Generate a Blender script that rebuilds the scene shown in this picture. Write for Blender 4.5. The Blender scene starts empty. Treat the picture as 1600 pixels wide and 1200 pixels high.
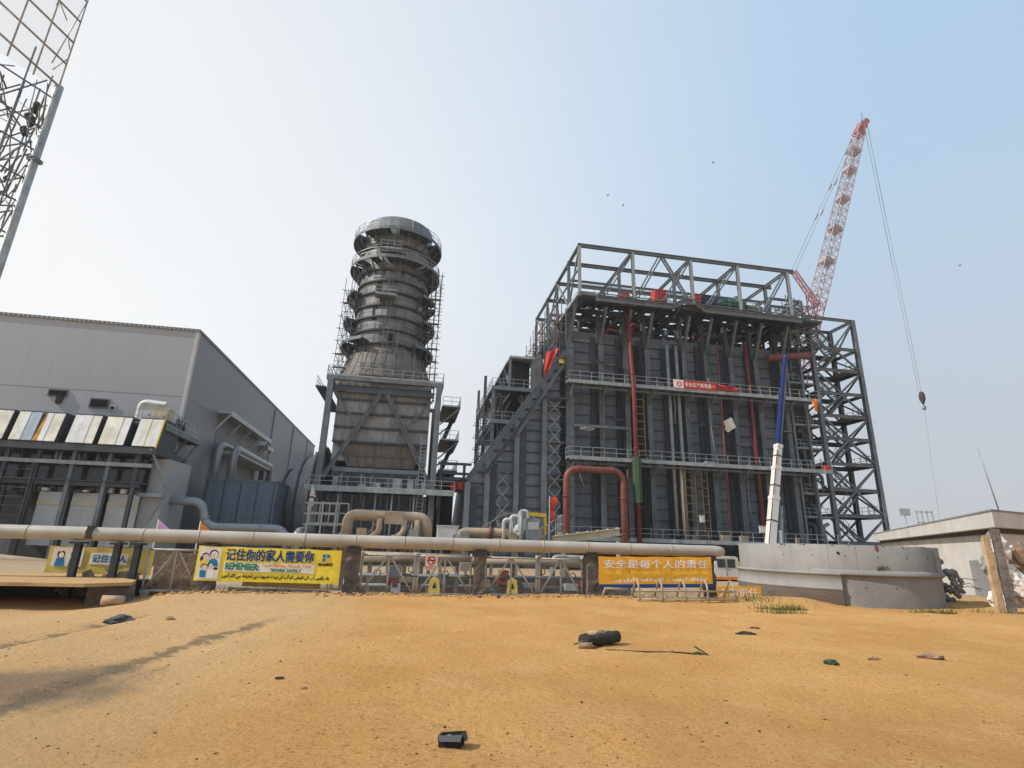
import bpy, bmesh, math, random
from math import radians, sin, cos, pi, sqrt, atan2
from mathutils import Vector, Matrix, noise
random.seed(11)
sc = bpy.context.scene
C = sc.collection
# ------------------------------------------------------------------ camera
PITCH, ROLL, EYE = radians(16.65), radians(1.64), 1.7
cam_d = bpy.data.cameras.new('camera'); cam = bpy.data.objects.new('camera', cam_d); C.objects.link(cam)
cam_d.sensor_width = 36; cam_d.lens = 836/1600*36; cam_d.clip_end = 9000; cam_d.clip_start = .05
_f = Vector((0, cos(PITCH), sin(PITCH))); _u = Vector((0, -sin(PITCH), cos(PITCH))); _r = Vector((1, 0, 0))
_r2 = _r*cos(ROLL)+_u*sin(ROLL); _u2 = _u*cos(ROLL)-_r*sin(ROLL)
M = Matrix(((_r2.x, _u2.x, -_f.x, 0), (_r2.y, _u2.y, -_f.y, 0), (_r2.z, _u2.z, -_f.z, EYE), (0, 0, 0, 1)))
cam.matrix_world = M
sc.camera = cam
# ------------------------------------------------------------------ sky and sun
SUN_AZ, SUN_EL = radians(-108), radians(40)          # azimuth from +Y, negative = left
sdir = Vector((sin(SUN_AZ)*cos(SUN_EL), cos(SUN_AZ)*cos(SUN_EL), sin(SUN_EL)))
w = bpy.data.worlds.new('World'); sc.world = w; w.use_nodes = True
nt = w.node_tree; nt.nodes.clear()
def N(nt, t, **k):
    n = nt.nodes.new(t)
    for a, b in k.items(): setattr(n, a, b)
    return n
out = N(nt, 'ShaderNodeOutputWorld'); bg = N(nt, 'ShaderNodeBackground'); bg.inputs[1].default_value = .1
sky = N(nt, 'ShaderNodeTexSky', sky_type='NISHITA', sun_disc=False, sun_elevation=SUN_EL, sun_rotation=SUN_AZ)
sky.air_density = 1.0; sky.dust_density = 3.0; sky.ozone_density = 1.0; sky.altitude = 50
# hazy air: pale veil that thickens towards the horizon and towards the sun
tc = N(nt, 'ShaderNodeTexCoord')
dot = N(nt, 'ShaderNodeVectorMath', operation='DOT_PRODUCT')
nt.links.new(tc.outputs['Generated'], dot.inputs[0]); dot.inputs[1].default_value = (sin(radians(-62))*cos(radians(14)), cos(radians(-62))*cos(radians(14)), sin(radians(14)))
sunr = N(nt, 'ShaderNodeMapRange', interpolation_type='SMOOTHSTEP'); sunr.inputs[1].default_value = -.05; sunr.inputs[2].default_value = 1.02
nt.links.new(dot.outputs['Value'], sunr.inputs[0])
hz = N(nt, 'ShaderNodeMixRGB'); hz.inputs[2].default_value = (8.7, 8.75, 8.75, 1)
nt.links.new(sunr.outputs[0], hz.inputs[0])
sep = N(nt, 'ShaderNodeSeparateXYZ'); nt.links.new(tc.outputs['Generated'], sep.inputs[0])
up = N(nt, 'ShaderNodeMapRange', interpolation_type='SMOOTHSTEP'); up.inputs[1].default_value = .0; up.inputs[2].default_value = .7
nt.links.new(sep.outputs[2], up.inputs[0])
hv = N(nt, 'ShaderNodeMixRGB'); hv.inputs[1].default_value = (5.2, 5.4, 5.7, 1); hv.inputs[2].default_value = (4.4, 6.1, 7.9, 1)
nt.links.new(up.outputs[0], hv.inputs[0]); nt.links.new(hv.outputs[0], hz.inputs[1])
el = N(nt, 'ShaderNodeMapRange', interpolation_type='SMOOTHSTEP'); el.inputs[1].default_value = -.05; el.inputs[2].default_value = .85
el.inputs[3].default_value = .96; el.inputs[4].default_value = .86
nt.links.new(sep.outputs[2], el.inputs[0])
mx = N(nt, 'ShaderNodeMixRGB'); nt.links.new(el.outputs[0], mx.inputs[0]); nt.links.new(sky.outputs[0], mx.inputs[1]); nt.links.new(hz.outputs[0], mx.inputs[2])
cn = N(nt, 'ShaderNodeTexNoise'); cn.inputs['Scale'].default_value = 1.6; cn.inputs['Detail'].default_value = 5; nt.links.new(tc.outputs['Generated'], cn.inputs['Vector'])
cr_ = N(nt, 'ShaderNodeMapRange'); cr_.inputs[1].default_value = .35; cr_.inputs[2].default_value = .7; cr_.inputs[3].default_value = .975; cr_.inputs[4].default_value = 1.03; nt.links.new(cn.outputs['Fac'], cr_.inputs[0])
cm = N(nt, 'ShaderNodeMixRGB', blend_type='MULTIPLY'); cm.inputs[0].default_value = 1; nt.links.new(mx.outputs[0], cm.inputs[1]); nt.links.new(cr_.outputs[0], cm.inputs[2])
nt.links.new(cm.outputs[0], bg.inputs[0]); nt.links.new(bg.outputs[0], out.inputs[0])
sl = bpy.data.lights.new('sun', 'SUN'); sl.energy = 4.1; sl.angle = radians(.6); sl.color = (1, .94, .85)
so = bpy.data.objects.new('sun', sl); C.objects.link(so); so.rotation_euler = sdir.to_track_quat('Z', 'Y').to_euler()
sc.view_settings.view_transform = 'Standard'; sc.view_settings.look = 'None'; sc.view_settings.gamma = 1; sc.view_settings.exposure = 0.2
try:
    sc.cycles.max_bounces = 6; sc.cycles.diffuse_bounces = 3; sc.cycles.transparent_max_bounces = 8; sc.cycles.caustics_reflective = False
except Exception: pass
# ------------------------------------------------------------------ plant frame: origin at the boiler, axis a along its long side, b away from the viewer
PA = radians(10); PO = Vector((7, 58, 0)); PU = Vector((cos(PA), sin(PA), 0)); PV = Vector((-sin(PA), cos(PA), 0))
def W(a, b, z=0): return PO + PU*a + PV*b + Vector((0, 0, z))

# ------------------------------------------------------------------ materials
def s2l(c): return tuple(((x/255+.055)/1.055)**2.4 if x > 10 else x/255/12.92 for x in c)
MATS = {}
def mat(name, col, rough=.7, metal=0, var=.25, scale=.6, bump=.0, bscale=6, streak=0, streak_col=(.03, .03, .032), rust=0, spec=.35, ribs=None, ribd=.03, alpha=None, spots=0):
    m = bpy.data.materials.new(name); m.use_nodes = True; t = m.node_tree; p = t.nodes['Principled BSDF']
    p.inputs['Roughness'].default_value = rough; p.inputs['Metallic'].default_value = metal
    p.inputs['Specular IOR Level'].default_value = spec
    co = N(t, 'ShaderNodeTexCoord')
    n1 = N(t, 'ShaderNodeTexNoise'); n1.inputs['Scale'].default_value = scale; n1.inputs['Detail'].default_value = 7; n1.inputs['Roughness'].default_value = .62
    t.links.new(co.outputs['Object'], n1.inputs['Vector'])
    r = N(t, 'ShaderNodeMapRange'); r.inputs[1].default_value = .3; r.inputs[2].default_value = .7; r.inputs[3].default_value = 1-var; r.inputs[4].default_value = 1+var*.7
    t.links.new(n1.outputs['Fac'], r.inputs[0])
    mul = N(t, 'ShaderNodeMixRGB', blend_type='MULTIPLY'); mul.inputs[0].default_value = 1; mul.inputs[1].default_value = (*col, 1)
    t.links.new(r.outputs[0], mul.inputs[2]); last = mul.outputs[0]
    if streak:
        mp = N(t, 'ShaderNodeMapping'); mp.inputs['Scale'].default_value = (2.2, 2.2, .12); t.links.new(co.outputs['Object'], mp.inputs[0])
        n2 = N(t, 'ShaderNodeTexNoise'); n2.inputs['Scale'].default_value = 1.1; n2.inputs['Detail'].default_value = 6; t.links.new(mp.outputs[0], n2.inputs['Vector'])
        r2 = N(t, 'ShaderNodeMapRange'); r2.inputs[1].default_value = .5; r2.inputs[2].default_value = .78; r2.inputs[3].default_value = 0; r2.inputs[4].default_value = streak; t.links.new(n2.outputs['Fac'], r2.inputs[0])
        mm = N(t, 'ShaderNodeMixRGB'); mm.inputs[2].default_value = (*streak_col, 1); t.links.new(r2.outputs[0], mm.inputs[0]); t.links.new(last, mm.inputs[1]); last = mm.outputs[0]
    if rust:
        n3 = N(t, 'ShaderNodeTexNoise'); n3.inputs['Scale'].default_value = 1.7; n3.inputs['Detail'].default_value = 9; n3.inputs['Roughness'].default_value = .7; t.links.new(co.outputs['Object'], n3.inputs['Vector'])
        r3 = N(t, 'ShaderNodeMapRange'); r3.inputs[1].default_value = .56; r3.inputs[2].default_value = .7; r3.inputs[3].default_value = 0; r3.inputs[4].default_value = rust; t.links.new(n3.outputs['Fac'], r3.inputs[0])
        mm = N(t, 'ShaderNodeMixRGB'); mm.inputs[2].default_value = (.16, .075, .035, 1); t.links.new(r3.outputs[0], mm.inputs[0]); t.links.new(last, mm.inputs[1]); last = mm.outputs[0]
    t.links.new(last, p.inputs['Base Color'])
    h = None
    if ribs:
        sx = N(t, 'ShaderNodeSeparateXYZ'); t.links.new(co.outputs['Object'], sx.inputs[0])
        ad = N(t, 'ShaderNodeMath', operation='ADD'); t.links.new(sx.outputs[0], ad.inputs[0]); t.links.new(sx.outputs[1], ad.inputs[1])
        ml = N(t, 'ShaderNodeMath', operation='MULTIPLY'); ml.inputs[1].default_value = 2*pi/ribs; t.links.new(ad.outputs[0], ml.inputs[0])
        sn = N(t, 'ShaderNodeMath', operation='SINE'); t.links.new(ml.outputs[0], sn.inputs[0])
        bp = N(t, 'ShaderNodeBump'); bp.inputs['Strength'].default_value = .5; bp.inputs['Distance'].default_value = ribd; t.links.new(sn.outputs[0], bp.inputs['Height']); h = bp
    if bump:
        n4 = N(t, 'ShaderNodeTexNoise'); n4.inputs['Scale'].default_value = bscale; n4.inputs['Detail'].default_value = 5; t.links.new(co.outputs['Object'], n4.inputs['Vector'])
        bp = N(t, 'ShaderNodeBump'); bp.inputs['Strength'].default_value = bump; bp.inputs['Distance'].default_value = .05; t.links.new(n4.outputs['Fac'], bp.inputs['Height'])
        if h: t.links.new(h.outputs[0], bp.inputs['Normal'])
        h = bp
    if h: t.links.new(h.outputs[0], p.inputs['Normal'])
    if alpha is not None: p.inputs['Alpha'].default_value = alpha
    MATS[name] = m
    return m
COLST = mat('column_steel', (.115, .134, .150), .55, 0, .3, .9, streak=.4, rust=.12)
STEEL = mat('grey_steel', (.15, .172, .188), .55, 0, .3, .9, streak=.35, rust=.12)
BLACKST = mat('black_steel_and_shade', (.036, .041, .049), .6, 0, .4, .8, streak=.3, rust=.1)  # near-black steel, also carries the recess shade beside boiler columns
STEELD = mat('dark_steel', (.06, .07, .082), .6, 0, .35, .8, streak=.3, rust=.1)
STEELL = mat('light_steel', (.30, .33, .345), .5, 0, .3, 1.2, streak=.4, rust=.3)
GALV = mat('galvanised', (.36, .37, .36), .45, .3, .3, 2)
CASING = mat('casing_steel', (.118, .140, .168), .55, 0, .28, .35, streak=.45, rust=.18)
CASINGB = mat('duct_casing', (.15, .178, .215), .55, 0, .22, .35, streak=.4, rust=.12)
STACKC = mat('stack_casing', (.175, .18, .185), .5, .1, .45, .55, streak=.65, rust=.2, bump=.15, bscale=1.5)
STACKB = mat('stack_box_panel', (.30, .305, .31), .55, .1, .3, .8, streak=.5, rust=.25)
HOPPER = mat('hopper_brown', (.165, .15, .138), .7, 0, .3, .9, streak=.5, rust=.4)
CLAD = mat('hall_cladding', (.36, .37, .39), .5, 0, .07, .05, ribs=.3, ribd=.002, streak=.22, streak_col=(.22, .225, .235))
CLADS = mat('hall_cladding_shaded', (.215, .225, .245), .5, 0, .07, .05, ribs=.3, ribd=.004, streak=.08, streak_col=(.12, .12, .125))  # cladding darkened to paint in the shade on the hall's long side
CLADT = mat('hall_trim', (.5, .5, .5), .5, 0, .1, .5)
CLADD = mat('hall_recess', (.20, .205, .215), .55, 0, .1, .2, ribs=.4, streak=.2)
BLUEG = mat('enclosure_blue_grey', (.115, .15, .195), .5, 0, .14, .3, streak=.2, ribs=1.1)
DARK = mat('dark_opening', (.012, .013, .015), .8, 0, .3, 1)
CONC = mat('concrete', (.235, .232, .225), .85, 0, .25, .7, bump=.25, bscale=14, streak=.3, streak_col=(.2, .18, .15))
CONCL = mat('pale_concrete', (.56, .55, .53), .85, 0, .16, .7, bump=.2, bscale=14, streak=.2, streak_col=(.25, .24, .22))
CONCD = mat('dark_concrete', (.07, .073, .078), .85, 0, .35, .8, bump=.3, bscale=9, streak=.4)
CONCG = mat('grey_plaster', (.24, .245, .25), .85, 0, .2, .6, bump=.3, bscale=10, streak=.4, streak_col=(.12, .11, .1))
WOODC = mat('weathered_pillar', (.15, .13, .115), .9, 0, .55, 3, bump=.8, bscale=12, streak=.5)
TANP = mat('tan_pipe', (.40, .37, .32), .38, 0, .2, .8, rust=.25, streak=.1, streak_col=(.3, .2, .12))
SKIDG = mat('dusty_skid_paint', (.27, .225, .175), .6, 0, .35, 1.2, rust=.4)
SKIDP = mat('skid_pipe_tan', (.44, .33, .225), .5, 0, .2, 1.2, rust=.35)
TAN2 = mat('tan_skid_paint', (.36, .29, .21), .6, 0, .25, 1.5, rust=.3)
CREAM = mat('cream_tray', (.58, .52, .36), .6, 0, .2, 1.5, rust=.2)
REDP = mat('red_oxide_pipe', (.15, .03, .027), .5, 0, .25, 1.2, streak=.3)
REDP2 = mat('red_oxide_elbow', (.17, .06, .047), .55, 0, .3, 1.2, streak=.3)
REDB = mat('bright_red', (.55, .04, .03), .6, 0, .2, 2)
REDF = mat('red_cloth', (.5, .045, .035), .85, 0, .2, 3)
GREENC = mat('green_sheet', (.035, .07, .035), .7, 0, .3, 1.5)
GREENM = mat('green_machine_paint', (.03, .11, .09), .5, 0, .3, 2)
BLUEC = mat('boom_blue', (.015, .03, .13), .4, 0, .15, 1)
BLUED = mat('dark_blue_paint', (.02, .03, .08), .5, 0, .2, 1)
WHITEP = mat('white_paint', (.62, .60, .57), .45, 0, .1, 1, streak=.15, streak_col=(.35, .3, .25))
YELLP = mat('yellow_paint', (.65, .45, .03), .5, 0, .2, 2)
ORANGE = mat('orange_paint', (.75, .22, .03), .6, 0, .2, 2)
FOIL = mat('foil_panel', (.9, .9, .88), .25, .1, .2, .8, bump=.25, bscale=2.5, spec=.6)
FOILY = mat('yellow_foil_panel', (.89, .86, .72), .25, .1, .25, 1, bump=.3, bscale=2.5, spec=.6)
FOILO = mat('orange_foil_panel', (.65, .32, .06), .3, .5, .5, 1.5, bump=.4, bscale=3)
FOILB = mat('blue_grey_foil_panel', (.5, .56, .62), .3, .3, .2, 1)
WPANEL = mat('white_wall_panel', (.52, .53, .54), .6, 0, .15, .5, streak=.3, streak_col=(.25, .24, .22))
GLASS = mat('dark_glass', (.02, .024, .03), .15, 0, .4, 1, spec=.6)
RUBBER = mat('black_rubber', (.015, .015, .015), .8, 0, .3, 3)
BANY = mat('banner_yellow', (.86, .68, .06), .75, 0, .08, 1.2, bump=.1, bscale=3)
BANYD = mat('banner_dusty_yellow', (.62, .50, .12), .8, 0, .25, 2, bump=.1, bscale=3)
BANO = mat('banner_orange', (.83, .42, .035), .75, 0, .08, 1.2, bump=.1, bscale=3)
INKB = mat('ink_navy', (.02, .06, .2), .8, 0, .05, 2)
INKG = mat('ink_green', (.02, .22, .11), .8, 0, .05, 2)
INKO = mat('ink_orange', (.85, .36, .05), .8, 0, .05, 2)
INKK = mat('ink_black', (.02, .02, .02), .8, 0, .05, 2)
INKW = mat('ink_white', (.85, .83, .78), .8, 0, .05, 2)
INKY = mat('ink_yellow', (.92, .66, .06), .8, 0, .05, 2)
INKT = mat('ink_teal_blue', (.02, .2, .36), .8, 0, .05, 2)
INKR = mat('ink_red', (.6, .03, .03), .8, 0, .05, 2)
SKINI = mat('ink_skin', (.85, .74, .62), .8, 0, .05, 2)
PALE = mat('banner_pale', (.78, .74, .68), .8, 0, .06, 2)
CHAR = mat('charred_wood', (.05, .045, .04), .9, 0, .6, 9, bump=.8, bscale=25)
BARK = mat('weathered_timber', (.30, .2, .13), .9, 0, .4, 3, bump=.5, bscale=18)
BARKL = mat('tan_timber', (.45, .32, .2), .9, 0, .35, 3, bump=.5, bscale=18)  # lighter tan timber
RUBBLE = mat('rubble', (.30, .22, .15), .95, 0, .5, 4, bump=.7, bscale=9)
PLAST = mat('crumpled_sheeting', (.6, .58, .54), .4, 0, .4, 5, bump=.6, bscale=7)
GRASSM = mat('dry_grass', (.12, .13, .035), .9, 0, .4, 5)
CLOD = mat('clod', (.42, .225, .08), .95, 0, .45, 9, bump=.5, bscale=20)
PINK = mat('pink_cloth', (.6, .35, .6), .85, 0, .3, 3)
NET = mat('pale_netting', (.8, .86, .92), .8, 0, .1, 2, alpha=.2)
BIRDM = mat('bird_dark', (.03, .03, .035), .8, 0, .2, 3)
CRW = mat('crane_white', (.36, .30, .33), .5, 0, .15, 1)
CRR = mat('crane_red', (.34, .11, .12), .5, 0, .15, 1)
ROPE = mat('steel_rope', (.30, .31, .32), .6, 0, .1, 1)

# ------------------------------------------------------------------ mesh builder
class MB:
    def __init__(s): s.v = []; s.f = []; s.sm = []; s.mi = []; s.m = 0
    def face(s, f, smooth=False): s.f.append(f); s.sm.append(smooth); s.mi.append(s.m)
    def box(s, x0, x1, y0, y1, z0, z1):
        b = len(s.v)
        s.v += [(x, y, z) for x in (x0, x1) for y in (y0, y1) for z in (z0, z1)]
        for q in ((0, 1, 3, 2), (4, 6, 7, 5), (0, 4, 5, 1), (2, 3, 7, 6), (0, 2, 6, 4), (1, 5, 7, 3)): s.face(tuple(b+i for i in q))
        return s
    def beam(s, p, q, w=.3, h=None, up=(0, 0, 1)):
        p, q = Vector(p), Vector(q); h = h or w; d = (q-p)
        if d.length < 1e-6: return s
        d.normalize(); up = Vector(up)
        if abs(d.dot(up)) > .97: up = Vector((0, 1, 0))
        x = d.cross(up).normalized(); y = x.cross(d).normalized(); b = len(s.v)
        for c in (p, q):
            for i, j in ((-1, -1), (1, -1), (1, 1), (-1, 1)): s.v.append(tuple(c+x*(i*w/2)+y*(j*h/2)))
        s.face((b, b+1, b+2, b+3)); s.face((b+7, b+6, b+5, b+4))
        for k in range(4): s.face((b+k, b+4+k, b+4+(k+1) % 4, b+(k+1) % 4))
        return s
    def ibeam(s, p, q, w=.4, h=.5, t=.04, up=(0, 0, 1)):
        p, q = Vector(p), Vector(q); d = (q-p).normalized(); up = Vector(up)
        if abs(d.dot(up)) > .97: up = Vector((0, 1, 0))
        x = d.cross(up).normalized(); y = x.cross(d).normalized()
        o = y*(h/2-t/2)
        s.beam(p+o, q+o, w, t, up); s.beam(p-o, q-o, w, t, up); s.beam(p, q, t, h-2*t, up); return s
    def tube(s, pts, r, n=10, cap=True, smooth=True):
        pts = [Vector(p) for p in pts]; b = len(s.v); prevx = None; R = r if hasattr(r, '__len__') else [r]*len(pts)
        for i, p in enumerate(pts):
            d = (pts[min(i+1, len(pts)-1)]-pts[max(i-1, 0)]).normalized()
            if prevx is None:
                up = Vector((0, 0, 1)) if abs(d.z) < .9 else Vector((0, 1, 0)); x = d.cross(up).normalized()
            else: x = (prevx-d*prevx.dot(d)).normalized()
            prevx = x; y = d.cross(x)
            for k in range(n): a = 2*pi*k/n; s.v.append(tuple(p+(x*cos(a)+y*sin(a))*R[i]))
        for i in range(len(pts)-1):
            for k in range(n): s.face((b+i*n+k, b+i*n+(k+1) % n, b+(i+1)*n+(k+1) % n, b+(i+1)*n+k), smooth)
        if cap:
            s.face(tuple(b+k for k in range(n))[::-1]); s.face(tuple(b+(len(pts)-1)*n+k for k in range(n)))
        return s
    def lathe(s, c, prof, n=32, axis='z', a0=0, a1=2*pi, smooth=True):
        b = len(s.v); full = abs(a1-a0-2*pi) < 1e-6; cols = n if full else n+1
        for r, h in prof:
            for k in range(cols):
                a = a0+(a1-a0)*k/n; x, y = r*cos(a), r*sin(a)
                if axis == 'z': s.v.append((c[0]+x, c[1]+y, c[2]+h))
                elif axis == 'x': s.v.append((c[0]+h, c[1]+x, c[2]+y))
                else: s.v.append((c[0]+x, c[1]+h, c[2]+y))
        for i in range(len(prof)-1):
            for k in range(n):
                k2 = (k+1) % cols
                s.face((b+i*cols+k, b+i*cols+k2, b+(i+1)*cols+k2, b+(i+1)*cols+k), smooth)
        return s
    def prism(s, poly, h0, h1, plane='xz'):
        n = len(poly); b = len(s.v)
        for h in (h0, h1):
            for p in poly:
                s.v.append((p[0], h, p[1]) if plane == 'xz' else ((p[0], p[1], h) if plane == 'xy' else (h, p[0], p[1])))
        s.face(tuple(b+i for i in range(n))); s.face(tuple(b+n+i for i in range(n))[::-1])
        for i in range(n): s.face((b+i, b+n+i, b+n+(i+1) % n, b+(i+1) % n))
        return s
    def quad(s, a, b_, c, d): b = len(s.v); s.v += [tuple(a), tuple(b_), tuple(c), tuple(d)]; s.face((b, b+1, b+2, b+3)); return s
    def rock(s, c, r, sq=(1, 1, .7), seed=0, sub=1):
        bm = bmesh.new(); bmesh.ops.create_icosphere(bm, subdivisions=sub, radius=1); b = len(s.v)
        for v in bm.verts:
            q = v.co*(1+.5*noise.noise(v.co*1.3+Vector((seed*7.1, seed*3.3, seed)))+(.32*noise.noise(v.co*3.6+Vector((seed*2.1, seed, seed*5.3))) if sub > 1 else 0)); s.v.append((c[0]+q.x*r*sq[0], c[1]+q.y*r*sq[1], c[2]+q.z*r*sq[2]))
        for f in bm.faces: s.face(tuple(b+v.index for v in f.verts))
        bm.free(); return s
    def rail(s, pts, h=1.1, sp=1.5, r=.05):
        for p, q in zip(pts, pts[1:]):
            p, q = Vector(p), Vector(q); n = max(1, round((q-p).length/sp))
            for zz in (h, h*.55): s.beam(p+Vector((0, 0, zz)), q+Vector((0, 0, zz)), r)
            s.beam(p+Vector((0, 0, .08)), q+Vector((0, 0, .08)), .03, .14)
            for i in range(n+1): c = p+(q-p)*i/n; s.beam(c, c+Vector((0, 0, h)), r)
        return s
    def lattice(s, p, q, w0, w1, n=12, r=.1, rl=.06, up=(0, 0, 1)):
        p, q = Vector(p), Vector(q); d = (q-p).normalized(); x = d.cross(Vector(up)).normalized(); y = x.cross(d)
        def cn(t, k): w_ = w0+(w1-w0)*t; i, j = ((-1, -1), (1, -1), (1, 1), (-1, 1))[k % 4]; return p+(q-p)*t+x*(i*w_/2)+y*(j*w_/2)
        for k in range(4): s.beam(cn(0, k), cn(1, k), r)
        for i in range(n):
            t0, t1 = i/n, (i+1)/n
            for k in range(4):
                if i % 2: s.beam(cn(t0, k), cn(t1, k+1), rl)
                else: s.beam(cn(t0, k+1), cn(t1, k), rl)
                s.beam(cn(t0, k), cn(t0, k+1), rl)
        return s
def arc_path(pts, rad, n=6):
    """polyline with rounded corners"""
    pts = [Vector(p) for p in pts]; o = [pts[0]]
    for a, b, c in zip(pts, pts[1:], pts[2:]):
        d1 = (a-b).normalized(); d2 = (c-b).normalized(); r = min(rad, (a-b).length*.49, (c-b).length*.49)
        p0, p1 = b+d1*r, b+d2*r
        for i in range(n+1): t = i/n; o.append(p0*(1-t)**2+b*2*t*(1-t)+p1*t*t)
    o.append(pts[-1]); return o
def mesh_obj(name, mb, mats, origin=(0, 0, 0)):
    me = bpy.data.meshes.new(name); o = Vector(origin)
    me.from_pydata([tuple(Vector(v)-o) for v in mb.v], [], mb.f)
    mats = mats if isinstance(mats, (list, tuple)) else [mats]
    for m in mats: me.materials.append(m)
    me.polygons.foreach_set('use_smooth', mb.sm); me.polygons.foreach_set('material_index', mb.mi)
    bm = bmesh.new(); bm.from_mesh(me); bmesh.ops.recalc_face_normals(bm, faces=bm.faces); bm.to_mesh(me); bm.free()
    ob = bpy.data.objects.new(name, me); C.objects.link(ob); return ob
def tag(o, label, cat, group=None):
    o['label'] = label; o['category'] = cat
    if group: o['group'] = group
    return o
class Thing:
    def __init__(s, name, label, cat, base=(0, 0, 0), plant=True, group=None):
        s.e = bpy.data.objects.new(name, None); C.objects.link(s.e); s.e.empty_display_size = .3
        s.base = Vector(base); s.e.location = W(*base) if plant else base
        if plant: s.e.rotation_euler = (0, 0, PA)
        tag(s.e, label, cat, group)
    def split(s, name, mb, mats, parent=None):
        par = list(range(len(mb.v)))
        def fnd(i):
            while par[i] != i: par[i] = par[par[i]]; i = par[i]
            return i
        for f in mb.f:
            for k in f[1:]: par[fnd(k)] = fnd(f[0])
        gr = {}
        for i, f in enumerate(mb.f): gr.setdefault(fnd(f[0]), []).append(i)
        for ids in gr.values():
            m2 = MB(); mp = {}
            for i in ids:
                for k in mb.f[i]:
                    if k not in mp: mp[k] = len(m2.v); m2.v.append(mb.v[k])
                m2.face(tuple(mp[k] for k in mb.f[i]), mb.sm[i]); m2.mi[-1] = mb.mi[i]
            s.part(name, m2, mats, parent)
    def part(s, name, mb, mats, parent=None, label=None):
        o = mesh_obj(name, mb, mats, s.base); o.parent = parent or s.e
        if label: o['label'] = label
        return o
def single(name, mb, mats, label, cat, base=(0, 0, 0), plant=True, group=None):
    o = mesh_obj(name, mb, mats, base); o.location = W(*base) if plant else base
    if plant: o.rotation_euler = (0, 0, PA)
    return tag(o, label, cat, group)
def structure(o): o['kind'] = 'structure'; return o

# ------------------------------------------------------------------ ground
YARD = -.75
def ss(a, b, x): t = max(0, min(1, (x-a)/(b-a))); return t*t*(3-2*t)
def terrain(x, y):
    b = -(x-PO.x)*sin(PA)+(y-PO.y)*cos(PA)      # plant depth
    z = .05*noise.noise(Vector((x*.25, y*.25, 0)))+.022*noise.noise(Vector((x*1.1, y*1.1, 3)))+.012*noise.noise(Vector((x*3.1, y*3.1, 7)))
    z += .024*noise.noise(Vector((x*2.0, y*1.4, 11)))+.012*noise.noise(Vector((x*4.7, y*4.1, 5)))
    for x0, k, y0, y1 in ((-5.0, -.02, 5.0, 12.6), (-7.1, .06, 6.5, 12.6)):
        if y0-1 < y < y1+1: q_ = abs(x-(x0-k*y)); z += (-.035*math.exp(-(q_/.16)**2)+.022*math.exp(-((q_-.32)/.13)**2))*ss(y0-1, y0+1, y)*(1-ss(y1-1, y1+1, y))
    z *= 1-ss(40, 80, abs(y))
    z += .10*ss(-39.2, -37.9, b)*(1-ss(-37.4, -36.6, b))
    z += YARD*ss(-36.2, -31.5, b)*(1-ss(12, 17, x)*(1-ss(26, 40, y)))
    z -= .24*ss(-9, -11.5, x)*ss(22, 16, y)
    z += .16*math.exp(-((x-9.6)/1.5)**2-((y-19.6)/.8)**2)
    return z
xs = []; x = -32.
while x < 30: xs.append(x); x += .2 if -9 < x < 14 else .4
for k in range(1, 26): d = 1.28**k; xs.append(30+d*2); xs.insert(0, -32-d*2)
ys = []; y = -3.
while y < 27: ys.append(y); y += .13 if y < 12 else .22
for k in range(1, 28): d = 1.27**k; ys.append(27+d*2)
for k in range(1, 24): d = 1.3**k; ys.insert(0, -3-d*2)
mb = MB(); nx = len(xs)
for yy in ys:
    for xx in xs: mb.v.append((xx, yy, terrain(xx, yy)))
for j in range(len(ys)-1):
    for i in range(nx-1): mb.face((j*nx+i, j*nx+i+1, (j+1)*nx+i+1, (j+1)*nx+i), True)
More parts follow.
